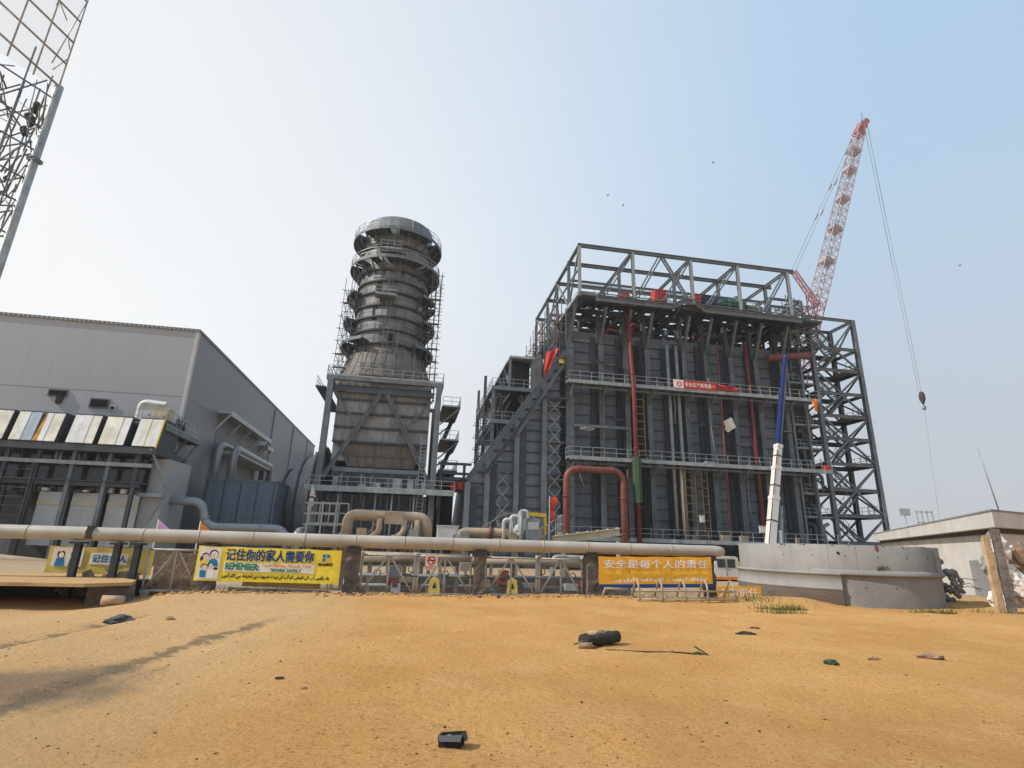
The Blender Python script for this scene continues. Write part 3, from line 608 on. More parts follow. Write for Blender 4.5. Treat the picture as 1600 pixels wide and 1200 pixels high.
mb = MB(); mb.box(BL-.2, BR+.2, BF-.32, BF+.25, 18.95, 19.4); stk.part('head_beam', mb, STEEL)
mb = MB(); mb.box(BL-.2, BR+.2, BB-.25, BB+.32, 18.95, 19.4); mb.box(BL-.18, BL+.4, BF+.26, BB-.26, 18.95, 19.4); mb.box(BR-.4, BR+.18, BF+.26, BB-.26, 18.95, 19.4); stk.part('head_beam', mb, STEEL)
mb = MB(); mb.box(BL+.8, BR-.8, BF-.15, BF+.2, 17.6, 18.2); stk.part('lintel', mb, STEELD)
for p, q, w_ in (((SU+.1, BF-.1, 17.6), (BL+.7, BF-.1, 8.0), .42), ((SU+.8, BF-.1, 17.6), (BR-.9, BF-.1, 8.2), .42), ((BL+.7, BF, 17.9), (BL+4.0, BF, 13.2), .22), ((BR-.8, BF, 17.4), (BR-4.4, BF, 13.0), .22)):
    mb = MB(); mb.ibeam(p, q, w_, w_, .05); stk.part('brace', mb, STEEL)
mb = MB(); mb.box(BL+1.8, BR-1.9, BF-.2, BF+.2, 8.7, 9.15); stk.part('tie_beam', mb, STEEL)
mb = MB(); mb.box(BL-.7, BR+2.0, BF-1.7, BF-.4, 6.65, 6.85); mb.box(BL-.7, BR+2.0, BF-1.8, BF-1.7, 6.45, 6.95); wk = stk.part('walkway', mb, STEELL)
mb = MB(); mb.rail([(BL-.7, BF-1.75, 6.9), (BR+2, BF-1.75, 6.9)], 1.1, 1.4, .05); stk.part('railing', mb, GALV, wk)
mb = MB()
for k in range(7): a_ = BL+1+k*2; mb.beam((a_, BF-1.6, 6.6), (a_, BF-.3, 5.2), .1)
stk.split('bracket', mb, STEEL, wk)
mb = MB(); mb.box(BL+.9, BR-.9, BF+1.2, BB-1, YARD, 6.5); lw = stk.part('lower_casing', mb, STEELD)
for k in range(9):
    a_ = BL+1.4+k*1.25; mb = MB(); mb.box(a_-.09, a_+.09, BF+.75, BF+1.2, YARD, 6.4); stk.part('stiffener', mb, STEEL, lw)
mb = MB()
for z_ in (1.2, 2.8, 4.4): mb.box(BL+1, BR-1, BF+1.0, BF+1.2, z_-.08, z_+.08)
stk.part('stiffener', mb, STEELD, lw)
mb = MB(); mb.box(BL+1.5, BR-1.2, BF+1.3, BB-1, 6.9, 9.4); stk.part('damper_casing', mb, CASING)
for k in range(10):
    a_ = BL+1.8+random.random()*10; z_ = 6.95; wd = random.uniform(.3, .9); mb = MB(); mb.box(a_, a_+wd, BF-.1, BF+.6, z_, z_+random.uniform(.5, 1.7)); stk.part('actuator_box', mb, random.choice((STEEL, STEELL, STEELD, STACKB)))
for k in range(8):
    a_ = BL+1.8+random.random()*10; mb = MB(); mb.tube(arc_path([(a_, BF+.2, 6.95), (a_, BF+.2, 6.95+random.uniform(.8, 2)), (a_+random.uniform(-1, 1), BF+.4, 8.9)], .3, 3), .09, 8); stk.part('drive_rod', mb, STEELL)
for a_ in (BL+6.5, SU-3.1, SU+2.4, BR-2.2):
    mb = MB(); mb.tube([(a_, BF-1.2, YARD), (a_, BF-1.2, 6.6)], .1, 8); stk.part('post', mb, STEELL)
mb = MB()
for a_ in (BR-1.9, BR-1.2):
    mb.beam((a_, BF-1, YARD), (a_, BF-1, 13), .07)
for k in range(34): mb.beam((BR-1.9, BF-1, YARD+.4*k), (BR-1.2, BF-1, YARD+.4*k), .05)
stk.part('ladder', mb, STEELL)
# side platforms on the right of the base
for z_ in (17.0, 13.0, 9.5):
    mb = MB(); mb.box(BR+.2, BR+2.4, 5.5, 14, z_-.12, z_); pl = stk.part('side_platform', mb, STEELD)
    mb = MB(); mb.rail([(BR+.3, 5.5, z_), (BR+2.35, 5.5, z_), (BR+2.35, 14, z_)], 1.15, 1.1, .05); stk.part('railing', mb, GALV, pl)
    mb = MB(); mb.beam((BR+.1, 5.7, z_-2.2), (BR+2.3, 5.7, z_-.15), .16); mb.beam((BR+.1, 13, z_-2.2), (BR+2.3, 13, z_-.15), .16); stk.split('bracket', mb, STEEL, pl)
mb = MB()
for z0 in (0, 6.5, 9.5, 13): mb.beam((BR+.6, 6.2, z0), (BR+1.8, 9.5, z0+3.4), .5, .12)
stk.part('stair_flight', mb, STEELD)
for k in range(3):
    mb = MB(); mb.rail([(BL-.15, BF-.3, 19.42), (BR+.15, BF-.3, 19.42), (BR+.15, BB, 19.42)] if k == 0 else ([(BL-.1, BF-.2, 19.42), (BL-.1, BB, 19.42)] if k == 1 else [(BL-1.2, BF, 18.2), (BL-1.2, BB, 18.2)]), 1.1, 1.2, .05); stk.part('railing', mb, GALV)
mb = MB(); mb.box(BL-1.3, BL-.2, BF, BB, 18.0, 18.15); stk.part('side_walkway', mb, STEELD)
# tube scaffolding against the stack
def scaffold(name, label, a0, a1, b0, b1, z0, z1, na, nb, lift=1.9, taper=0, r=.045, extra=.8):
    th = Thing(name, label, 'scaffold', ((a0+a1)/2, (b0+b1)/2, z0))
    A_ = [a0+(a1-a0)*i/na for i in range(na+1)]; B_ = [b0+(b1-b0)*i/nb for i in range(nb+1)]
    mb = MB()
    for a in A_:
        for b in B_: mb.beam((a+random.uniform(-.1, .1), b, z0), (a+random.uniform(-.1, .1)+taper*(z1-z0), b, z1+random.uniform(-.3, extra*2)), r*2)
    th.split('standard', mb, STEEL)
    mb = MB(); z = z0+.3
    while z < z1:
        t = taper*(z-z0)
        for b in B_: mb.beam((a0-.4+t, b, z+random.uniform(-.1, .1)), (a1+.4+t, b, z+random.uniform(-.1, .1)), r*2)
        for a in A_: mb.beam((a+t, b0-.4, z), (a+t, b1+.4, z), r*2)
        z += lift
    th.split('ledger', mb, STEEL)
    mb = MB(); z = z0+.3; k = 0
    while z+lift < z1:
        t = taper*(z-z0); a, a2 = (a0, a1) if k % 2 else (a1, a0); mb.beam((a+t, b0, z), (a2+t, b0, z+lift), r*1.8); k += 1; z += lift
    th.split('brace', mb, STEEL)
    mb = MB()
    for k in range(int((z1-z0)/lift/1.6)):
        z = z0+.45+lift*random.randint(0, int((z1-z0)/lift)-1); t = taper*(z-z0); mb.box(a0+t, a1+t, b0+.1, b0+.7, z, z+.06)
    th.split('plank', mb, BARK)
scaffold('tube_scaffold', 'thin tube scaffolding climbing the left flank of the round stack', -27.6, -26.3, 8, 13, 19.4, 33, 2, 2, 1.7, .03, .03)
scaffold('tube_scaffold', 'thin tube scaffolding climbing the right flank of the round stack', -16.6, -15.4, 8, 13, 19.4, 36, 2, 2, 1.7, -.0, .03)
scaffold('tube_scaffold', 'low tube scaffolding at the foot of the cone above the stack base', -24, -18.0, 4.7, 5.5, 19.45, 22.5, 5, 1, 1.4, 0, .03, .4)

# ------------------------------------------------------------------ boiler (heat recovery unit)
bo = Thing('boiler_house', 'huge dark grey boiler block with column ribs and open steel roof frame', 'boiler', (14.5, 11, YARD))
CV, KV = 3.5, 2.5
mb = MB(); mb.box(.3, 29.2, CV, 21, YARD, 27.2); cs = bo.part('casing', mb, CASING)
mb = MB(); z = 3.4
while z < 27: mb.box(.3, 29.2, CV-.16, CV, z-.05, z+.05); mb.box(.24, .3, CV, 21, z-.05, z+.05); z += 1.32
bo.split('casing_rib', mb, STEELD, cs)
random.seed(5)
cols = [.3, 4.2, 7.4, 10.2, 15.1, 18.1, 21.5, 25.0, 28.7]
for i, a_ in enumerate(cols):
    wd = .6 if i else .9
    mb = MB(); mb.box(a_-wd/2, a_+wd/2, KV-.02, KV+.05, YARD, 25.4); mb.box(a_-.05, a_+.05, KV+.05, CV-.01, YARD, 25.4); mb.box(a_-wd*.45, a_+wd*.45, CV-.07, CV-.01, YARD, 25.3)
    cl = bo.part('column', mb, COLST)
    mb = MB()
    for z_ in (5.2, 8.4, 14, 17, 22.3, 24.8): mb.box(a_-wd/2-.04, a_+wd/2+.04, KV-.06, KV-.02, z_-.25, z_+.25)
    bo.split('splice_plate', mb, COLST, cl)
    mb = MB(); mb.ibeam((a_, KV+.1, 25.3), (a_+.15, .7, 29.6), .3, .36, .04, (0, 1, 0)); bo.part('knee_brace', mb, COLST)
    mb = MB(); mb.box(a_-.28, a_+.28, CV-.4, CV+.1, 25.5, 29.7); bo.part('upper_column', mb, STEELD)
    # recess shade beside every column, put in as a dark strip
    mb = MB(); mb.box(a_-1.1, a_-.4, CV-.3, CV-.17, YARD, 26.6); bo.part('dark_strip', mb, BLACKST)
for a_ in (12.8, 14.0):
    mb = MB(); mb.tube([(a_, KV-.1, 3), (a_, KV-.1, 26)], .2, 10); bo.part('downcomer', mb, STEELL)
mb = MB(); mb.box(12.4, 14.4, CV-.3, CV-.17, 3, 26); bo.part('access_strip', mb, BLACKST)
mb = MB(); mb.box(8.2, 9.4, CV-.3, CV-.17, 3, 26); bo.part('access_strip', mb, DARK)
for z_ in (26.0, 23.2): 
    mb = MB(); mb.box(1, 12, CV-.24, CV-.17, z_-.2, z_+.12); bo.part('rust_band', mb, HOPPER)
# walkways
for wi, (z_, a0, a1) in enumerate(((20.0, -.3, 32.2), (11.15, -.3, 32.6), (2.55, -.6, 33.4))):
    mb = MB(); mb.box(a0, a1, .95, KV-.05, z_-.1, z_)
    for k in range(int((a1-a0)/1.45)): mb.box(a0+.3+k*1.45, a0+.42+k*1.45, 1.0, KV-.1, z_-.32, z_-.1)
    wk = bo.part('walkway', mb, STEEL)
    mb = MB(); mb.box(a0, a1, .82, .95, z_-.28, z_+.08)
    bo.part('edge_beam', mb, STEELL, wk)
    mb = MB(); mb.rail([(a0, KV-.1, z_), (a0, .9, z_), (a1, .9, z_)], 1.15, 1.35, .05); bo.part('railing', mb, GALV, wk)
    if wi < 2:
        mb = MB(); mb.beam((a0+.6, 1.5, z_-.55), (a1-3, 1.5, z_-.55), .12, .2); bo.part('conduit', mb, STEEL, wk)
        for a_ in cols: 
            mb = MB(); mb.beam((a_, 1.05, z_-.3), (a_, KV-.03, z_-1.7), .12, .2); bo.part('bracket', mb, STEEL, wk)
mb = MB(); mb.box(.8, 7.6, 2.2, 2.4, 14.9, 15.2); bo.part('tie_beam', mb, STEEL)
mb = MB(); mb.box(-1, 34, 1.6, 3.2, YARD, 1.6); bo.part('plinth', mb, DARK)
# roof deck: planks with missing ones, joists below, fascia
RZ, DZ = 37.15, 30.9
mb = MB(); random.seed(9)
for i in range(40):
    a_ = .8+i*.72
    for j in range(11):
        b_ = .15+j*2.05
        p = .1 if j < 1 else (.62 if (i // 5 + j) % 3 == 0 else .2)
        if random.random() < p: continue
        mb.box(a_, a_+.7, b_, b_+2.03, DZ-.14, DZ-.06)
dk = bo.part('roof_deck', mb, STEELD)
for k in range(11):
    b_ = .3+k*2.05; mb = MB(); mb.ibeam((.6, b_, DZ-.45), (30, b_, DZ-.45), .3, .6, .05); bo.part('deck_beam', mb, STEELD, dk)
for k in range(15):
    a_ = 1.2+k*2.05; mb = MB(); mb.ibeam((a_, .2, DZ-.95), (a_, 21.5, DZ-.95), .26, .4, .04); bo.part('deck_joist', mb, STEELD, dk)
mb = MB(); mb.box(.5, 1.0, -.1, 22, DZ-.5, DZ-.02); bo.part('fascia', mb, STEELL)
mb = MB(); fz = DZ-.75
pts = [(2.8, fz), (12.6, fz-.0), (14.2, fz+.95), (15.6, fz+.95), (17.0, fz), (30.4, fz)]
for p, q in zip(pts, pts[1:]): mb.beam((p[0], -.05, p[1]), (q[0], -.05, q[1]), .12, .62)
for p, q in zip(pts, pts[1:]): mb.beam((p[0], -.18, p[1]+.3), (q[0], -.18, q[1]+.3), .24, .07); mb.beam((p[0], -.18, p[1]-.3), (q[0], -.18, q[1]-.3), .24, .07)
bo.part('fascia', mb, STEEL)
mb = MB(); mb.box(.75, 2.8, -.1, .1, DZ-.4, DZ+.05); bo.part('fascia', mb, STEEL)
mb = MB(); mb.rail([(1, .1, DZ), (30.3, .1, DZ)], 1.1, 1.6, .05); bo.part('railing', mb, STEEL)
# roof frame
PB = [0, 4.6, 10.4, 16, 23.3]; PAx = [.8, 7.7, 15.5, 22.0, 29.2]
for j, b_ in enumerate(PB):
    for a_ in PAx:
        mb = MB(); mb.ibeam((a_, b_, DZ-.1), (a_, b_, RZ-.2), .34, .36, .05); bo.part('roof_post', mb, STEEL if j else STEELL)
    mb = MB(); mb.ibeam((.6, b_, RZ), (30.2, b_, RZ), .34, .46, .05); bo.part('roof_beam', mb, STEEL)
    if j > 0: mb = MB(); mb.ibeam((.8, b_, RZ-2.4), (29.2, b_, RZ-2.4), .2, .26, .03); bo.part('roof_beam', mb, STEEL)
for a_ in PAx:
    mb = MB(); mb.ibeam((a_, .2, RZ-.02), (a_, 23.2, RZ-.02), .3, .4, .05); bo.part('roof_beam', mb, STEEL)
for p, q in (((7.6, RZ-.2), (4.0, DZ+.1)), ((11.4, RZ-.2), (8.1, DZ+.1)), ((11.6, RZ-.2), (15.1, DZ)), ((15.3, RZ-.2), (11.7, DZ)), ((21.8, RZ-.2), (17.4, DZ)), ((29.0, RZ-.2), (25.2, DZ))):
    mb = MB(); d = .2; mb.beam((p[0]-d, 0, p[1]), (q[0]-d, 0, q[1]), .17, .17); mb.beam((p[0]+d, 0, p[1]), (q[0]+d, 0, q[1]), .17, .17); bo.split('roof_brace', mb, STEEL)
for k, (b0, b1) in enumerate(zip(PB, PB[1:])):
    mb = MB(); mb.beam((.8, b0, DZ if k % 2 else RZ), (.8, b1, RZ if k % 2 else DZ), .2, .2); bo.part('roof_brace', mb, STEEL)
    mb = MB(); mb.beam((.8, b0, RZ-3), (.8, b1, RZ-3), .2, .2); bo.part('roof_brace', mb, STEEL)
# left end face: columns and beams under the deck
for b_ in (4.6, 10.4, 16, 22.5):
    mb = MB(); mb.ibeam((.6, b_, 24), (.6, b_, DZ-.1), .35, .4, .05); bo.part('upper_column', mb, STEEL)
for k in range(6):
    mb = MB(); b_ = 1+k*3.6; mb.beam((.9, b_, DZ-.6), (.9, b_+3.2, 26.5), .16); bo.part('brace', mb, STEELD)
# attic plant between casing top and deck
random.seed(3)
for k in range(30):
    a_ = random.uniform(1.5, 28); b_ = random.uniform(4.2, 8); r = random.uniform(.08, .3); z_ = random.uniform(27.6, 29.3)
    mb = MB(); L_ = random.uniform(1.5, 5); mb.tube(arc_path([(a_, b_, 27.1), (a_, b_, z_), (min(a_+L_, 29), b_+random.uniform(-.5, .5), z_), (min(a_+L_, 29), b_, 30.2)], .4, 3), r, 8); bo.part('attic_pipe', mb, random.choice((STEELD, STEEL, STEELD, REDP2)))
for k in range(7):
    mb = MB(); mb.tube([(2+k*4, 6.5, 28.2), (5+k*4, 6.5, 28.2)], .7, 14); bo.part('attic_drum', mb, STEELD)
random.seed(41)
for k in range(26):
    a_ = random.uniform(.8, 28.5); z_ = random.choice((19.6, 10.7, 26.5)); L_ = random.uniform(2, 8); y_ = random.uniform(1.2, 2.3); pts = [(a_, y_, z_), (a_+random.uniform(-.2, .2), y_, z_-L_*.5), (a_+random.uniform(-.5, .5), y_, z_-L_)]
    bo.part('hanging_cable', MB().tube(pts, random.uniform(.02, .045), 5), random.choice((STEELD, CHAR, REDP2, GALV)))
for k in range(22):
    a_ = random.uniform(.8, 28); z_ = random.choice((20.02, 11.17, 2.57)); w_ = random.uniform(.3, 1.3); h_ = random.uniform(.15, .8); mb = MB(); mb.box(a_, a_+w_, 1.3, 1.3+random.uniform(.3, .7), z_, z_+h_); bo.part('stored_material', mb, random.choice((STEEL, STEELL, STEELD, BARK, HOPPER, GALV, TAN2)))
for k in range(12):
    a_ = random.uniform(1, 28); z_ = random.choice((12.5, 14, 16, 21.5, 23, 4.5, 6)); mb = MB(); mb.box(a_, a_+random.uniform(1.0, 2.4), 2.25, 2.45, z_, z_+.14); bo.part('temporary_rail', mb, random.choice((STEEL, STEELD, HOPPER)))
# ------------------------------------------------------------------ pipes in front of the boiler
pipe('riser_pipe', [(-.75, .5, YARD), (-.75, .5, 9.75), (5.75, .5, 9.75), (5.75, .5, YARD)], .38, REDP2, 'red brown pipe bent into an arch in front of the boiler ribs', 1.4, flanges=6)
p_ = pipe('riser_pipe', [(7.45, .6, YARD), (7.45, .6, 19.5), (7.35, .9, 24), (7.3, 1.2, 30)], .26, REDP, 'tall red straight pipe running up the whole boiler front', .6, flanges=6)
mb = MB(); mb.tube([(7.45, .6, 6.4), (7.45, .6, 11.45)], .52, 8, True, False); p_.part('wrap', mb, GREENC, label='dark green sheet wrapped round the red pipe')
pipe('riser_pipe', [(18.9, 1.6, 2.6), (19.1, 1.6, 19), (19.2, 1.6, 26.8)], .13, REDP2, 'thin dull red pipe on the boiler front right of the red banner', .5)
pipe('riser_pipe', [(23.2, 1.7, 2.6), (23.2, 1.7, 26.8)], .22, REDP, 'medium red pipe on the boiler front nearest the mobile crane boom', .5, flanges=4)
pipe('riser_pipe', [(6.35, .7, 2.6), (6.35, .7, 10)], .07, REDP2, 'very thin red pipe beside the right leg of the pipe arch', .3)
pipe('feed_pipe', [(13.4, 1.9, 2.6), (13.4, 1.9, 10.9)], .16, YELLP if False else CREAM, 'thin cream pipe below the second boiler walkway', .3, flanges=2)
def rung_ladder(label, a, b, z0, z1, m, wd=.6):
    th = Thing('ladder', label, 'ladder', (a, b, z0)); mb = MB()
    for s_ in (-1, 1): mb.beam((a+s_*wd/2, b, z0), (a+s_*wd/2, b, z1), .08)
    th.part('stile', mb, m); mb = MB(); z = z0+.4
    while z < z1: mb.beam((a-wd/2, b, z), (a+wd/2, b, z), .07); z += .9
    th.split('rung', mb, m)
OCHRE = mat('ochre_paint', (.3, .2, .05), .6, 0, .3, 2)
rung_ladder('ochre ladder between columns beside the tall red pipe, below the top walkway', 8.8, 2.2, 12, 19.5, OCHRE, 1.0)
rung_ladder('ochre ladder below the second walkway left of the two thin downcomers', 14.5, 2.1, 2.7, 10.6, OCHRE, 1.4)
rung_ladder('ochre ladder below the second walkway right of the cream pipe', 16.3, 1.9, 2.7, 10.6, OCHRE, .7)
# hanging sheets
def cloth(name, label, pts, m, cat, base, nseg=8, amp=.08, plant=True, seed=0):
    """pts: quad corners tl,tr,br,bl"""
    tl, tr, br, bl = [Vector(p) for p in pts]; mb = MB(); n = nseg
    nrm = (tr-tl).cross(bl-tl).normalized()
    for side in (0, 1):
        b = len(mb.v)
        for j in range(n+1):
            for i in range(n+1):
                u_, v_ = i/n, j/n; p = (tl*(1-u_)+tr*u_)*(1-v_)+(bl*(1-u_)+br*u_)*v_
                p = p+nrm*(amp*noise.noise(Vector((u_*3+seed, v_*2, seed*1.7)))*2+.012*side); mb.v.append(tuple(p))
        for j in range(n):
            for i in range(n): mb.face((b+j*(n+1)+i, b+j*(n+1)+i+1, b+(j+1)*(n+1)+i+1, b+(j+1)*(n+1)+i), True)
    return single(name, mb, m, label, cat, base, plant)
cloth('rag', 'pale torn sheet snagged on the boiler ribs below the red banner', [(19.2, 1.8, 16.6), (20.4, 1.8, 17.2), (20.9, 1.8, 16.0), (19.8, 1.8, 15.3)], PALE, 'sheet', (20, 1.8, 15.4), 6, .25)
cloth('rag', 'thin grey sheet hung under the tie beam left of the tall red pipe', [(1.3, 2.1, 14.9), (3.2, 2.1, 14.8), (2.6, 2.1, 14.4), (1.4, 2.1, 14.5)], STEELL, 'sheet', (2, 2.1, 14.4), 6, .2, seed=2)
cloth('red_flag', 'large red cloth hanging from the left end of the boiler roof', [(-2.7, 2.2, 23.6), (-1.2, 2.2, 24.3), (-2.2, 2.2, 21.8), (-3.0, 2.2, 20.3)], REDF, 'flag', (-2.2, 2.2, 20.3), 8, .3, seed=4)
fl = Thing('flag_pole', 'slim pole with a drooping red flag in front of the inlet duct', 'flag', (-3.6, -3, YARD))
mb = MB(); mb.tube([(-3.5, -3, YARD), (-3.5, -3, 6.4)], .05, 8); fl.part('pole', mb, STEELL)
mb = MB()
for i in range(7):
    for s_ in (0, 1): t = i/6; mb.v.append((-3.45+s_*(.75-.45*t)+.1*sin(i*1.7), -3+.12*cos(i*2.1+s_), 6.3-2.6*t))
for i in range(6): mb.face((2*i, 2*i+1, 2*i+3, 2*i+2), True)
fl.part('cloth', mb, REDF)

# ------------------------------------------------------------------ text helper
def text_mb(s, size_w, size_h, bold=0.0, font=None):
    cu = bpy.data.curves.new('t', 'FONT'); cu.body = s; cu.size = 1; cu.resolution_u = 3; cu.offset = 0
    if font: cu.font = font
    ob = bpy.data.objects.new('t', cu); C.objects.link(ob); bpy.context.view_layer.update()
    me = bpy.data.meshes.new_from_object(ob.evaluated_get(bpy.context.evaluated_depsgraph_get()))
    v = [x.co.copy() for x in me.vertices]; f = [tuple(p.vertices) for p in me.polygons]
    bpy.data.objects.remove(ob); bpy.data.curves.remove(cu); bpy.data.meshes.remove(me)
    if not v: return [], []
    x0, x1 = min(p.x for p in v), max(p.x for p in v); y0, y1 = min(p.y for p in v), max(p.y for p in v)
    return [((p.x-x0)/(x1-x0)*size_w, (p.y-y0)/(y1-y0)*size_h) for p in v], f
AR = {'ا': ('\ufe8d', '\ufe8e', None, None), 'آ': ('\ufe81', '\ufe82', None, None), 'ب': ('\ufe8f', '\ufe90', '\ufe91', '\ufe92'), 'پ': ('\ufb56', '\ufb57', '\ufb58', '\ufb59'), 'ت': ('\ufe95', '\ufe96', '\ufe97', '\ufe98'),
      'ح': ('\ufea1', '\ufea2', '\ufea3', '\ufea4'), 'د': ('\ufea9', '\ufeaa', None, None), 'ذ': ('\ufeab', '\ufeac', None, None), 'ر': ('\ufead', '\ufeae', None, None), 'س': ('\ufeb1', '\ufeb2', '\ufeb3', '\ufeb4'), 'ض': ('\ufebd', '\ufebe', '\ufebf', '\ufec0'),
      'ط': ('\ufec1', '\ufec2', '\ufec3', '\ufec4'), 'ظ': ('\ufec5', '\ufec6', '\ufec7', '\ufec8'), 'ف': ('\ufed1', '\ufed2', '\ufed3', '\ufed4'), 'ک': ('\ufb8e', '\ufb8f', '\ufb90', '\ufb91'), 'ل': ('\ufedd', '\ufede', '\ufedf', '\ufee0'), 'م': ('\ufee1', '\ufee2', '\ufee3', '\ufee4'),
      'ن': ('\ufee5', '\ufee6', '\ufee7', '\ufee8'), 'ں': ('\ufb9e', '\ufb9f', None, None), 'و': ('\ufeed', '\ufeee', None, None), 'ہ': ('\ufba6', '\ufba7', '\ufba8', '\ufba9'), 'ھ': ('\ufbaa', '\ufbab', '\ufbac', '\ufbad'), 'ی': ('\ufbfc', '\ufbfd', '\ufbfe', '\ufbff'), 'ے': ('\ufbae', '\ufbaf', None, None)}
def shape(s):
    o = []
    for i, c in enumerate(s):
        if c not in AR: o.append(c); continue
        prev = i > 0 and s[i-1] in AR and AR[s[i-1]][2] is not None; nxt = i+1 < len(s) and s[i+1] in AR and AR[c][2] is not None
        iso, fin, ini, med = AR[c]; o.append(med if prev and nxt else fin if prev else ini if nxt else iso)
    return ''.join(reversed(o))
class Board:
    """flat banner: local x along the face, z up; placed on a vertical plane at plant depth b (or a world line)"""
    def __init__(s, th, a0, a1, b, z0, z1, skew=0.): s.th = th; s.a0 = a0; s.b = b; s.z0 = z0; s.w = a1-a0; s.h = z1-z0; s.sk = skew
    def pt(s, x, y, d):
        wv = .022*noise.noise(Vector((x*1.1+s.a0*3, y*.7, 1.3)))+.018*noise.noise(Vector((x*3.7+s.a0, y*2.2+x*1.5, 4.1)))
        sag = .018*sin(min(1, max(0, x/s.w))*pi*4)**2*(y/s.h)
        return (s.a0+x, s.b-d-wv, s.z0+y+s.sk*x-sag)
    def sheet(s, m, name='sheet', x0=0, y0=0, x1=None, y1=None, d=0, th=.012, parent=None, smooth=False):
        x1 = s.w if x1 is None else x1; y1 = s.h if y1 is None else y1; mb = MB(); nx = max(2, int((x1-x0)/.12)); ny = max(2, int((y1-y0)/.12)); W1 = nx+1
        for dd in (d, d-th):
            for j in range(ny+1):
                for i in range(nx+1): mb.v.append(s.pt(x0+(x1-x0)*i/nx, y0+(y1-y0)*j/ny, dd))
        B0 = W1*(ny+1)
        for j in range(ny):
            for i in range(nx): a = j*W1+i; mb.face((a, a+1, a+1+W1, a+W1), True); mb.face((B0+a, B0+a+W1, B0+a+1+W1, B0+a+1), True)
        return s.th.part(name, mb, m, parent)
    def poly(s, q, m, name, d=.016, th=.004, parent=None):
        mb = MB(); n = len(q)
        for dd in (d, d-th):
            for x, y in q: mb.v.append(s.pt(x, y, dd))
        mb.face(tuple(range(n))); mb.face(tuple(range(2*n-1, n-1, -1)))
        for i in range(n): mb.face((i, n+i, n+(i+1) % n, (i+1) % n))
        return s.th.part(name, mb, m, parent)
    def text(s, t, x, y, w_, h_, m, bold=.0, d=.024, parent=None, name='lettering'):
        v, f = text_mb(t, w_, h_, bold)
        if not v: return
        mb = MB()
        for k_, (ox, oy) in enumerate(((0, 0), (bold, 0), (0, bold*.7), (bold, bold*.7)) if bold else ((0, 0),)):
            b_ = len(mb.v); mb.v += [s.pt(x+p[0]+ox, y+p[1]+oy, d+.0012*k_) for p in v]
            for q in f: mb.face(tuple(b_+i for i in q))
        return s.th.part(name, mb, m, parent)
def disc(cx, cy, rx, ry, n=16, a0=0, a1=2*pi): return [(cx+rx*cos(a0+(a1-a0)*i/(n if a1-a0 > 6.28 else n-1)), cy+ry*sin(a0+(a1-a0)*i/(n if a1-a0 > 6.28 else n-1))) for i in range(n)]
# red banner on the top walkway
th = Thing('slogan_banner', 'red slogan banner with white writing tied to the top boiler walkway railing', 'banner', (13, .75, 20.1))
B_ = Board(th, 12.55, 18.2, .78, 20.1, 21.1, -.012)
B_.sheet(REDF); B_.sheet(PALE, 'logo_panel', 0, 0, 1.3, B_.h, .016, .004); B_.poly(disc(.75, .5, .33, .33), INKR, 'logo', .03); B_.poly(disc(.75, .5, .2, .2), PALE, 'logo', .036); B_.text('安全生产质量第一', 1.5, .25, 3.9, .55, INKW, .01, .03)
cloth('red_flag', 'crumpled red and white bunting hanging beside the red slogan banner', [(18.3, .7, 21.0), (20.9, .7, 20.6), (20.9, .7, 20.2), (18.3, .7, 20.2)], REDF, 'flag', (19.5, .7, 20.2), 10, .3, seed=8)
# people on that walkway
def person(label, a, b, z, shirt, trousers, plant=True, yaw=0):
    th = Thing('person', label, 'person', (a, b, z), plant)
    me = bpy.data.meshes.new('body'); V = [(0, 0, .92), (0, 0, 1.15), (0, 0, 1.4), (0, 0, 1.52), (0, 0, 1.66), (.19, 0, 1.4), (.25, -.02, 1.13), (.24, -.12, .9), (-.19, 0, 1.4), (-.25, -.02, 1.13), (-.22, -.14, .9), (.1, 0, .88), (.11, 0, .48), (.11, 0, .06), (.11, -.14, .03), (-.1, 0, .88), (-.11, 0, .48), (-.11, 0, .06), (-.11, -.14, .03)]
    E_ = [(0, 1), (1, 2), (2, 3), (3, 4), (2, 5), (5, 6), (6, 7), (2, 8), (8, 9), (9, 10), (0, 11), (11, 12), (12, 13), (13, 14), (0, 15), (15, 16), (16, 17), (17, 18)]
    me.from_pydata(V, E_, []); ob = bpy.data.objects.new('body', me); C.objects.link(ob); md = ob.modifiers.new('s', 'SKIN'); 
    R_ = [.15, .14, .16, .06, .11, .07, .05, .04, .07, .05, .04, .09, .07, .05, .04, .09, .07, .05, .04]
    for i, r in enumerate(R_): me.skin_vertices[0].data[i].radius = (r, r*.8)
    me.skin_vertices[0].data[0].use_root = True; ob.modifiers.new('u', 'SUBSURF').levels = 1
    bpy.context.view_layer.update(); m2 = bpy.data.meshes.new_from_object(ob.evaluated_get(bpy.context.evaluated_depsgraph_get()))
    bpy.data.objects.remove(ob); m2.materials.clear(); [m2.materials.append(x) for x in (trousers, shirt, SKINI)]
    for p in m2.polygons: p.material_index = 2 if p.center.z > 1.52 or (abs(p.center.x) > .19 and p.center.z < .95) else (1 if p.center.z > .95 else 0)
    o = bpy.data.objects.new('body', m2); C.objects.link(o); o.parent = th.e
    mb = MB(); mb.lathe((a, b, z+1.70), [(.15, -.02), (.125, 0), (.12, .06), (.08, .11), (.0, .13)], 12); th.part('helmet', mb, YELLP)
    th.e.rotation_euler.z += yaw
    return th
person('worker in blue shirt standing on the top boiler walkway behind the red bunting', 17.6, 1.5, 20.0, INKT, BLUED)
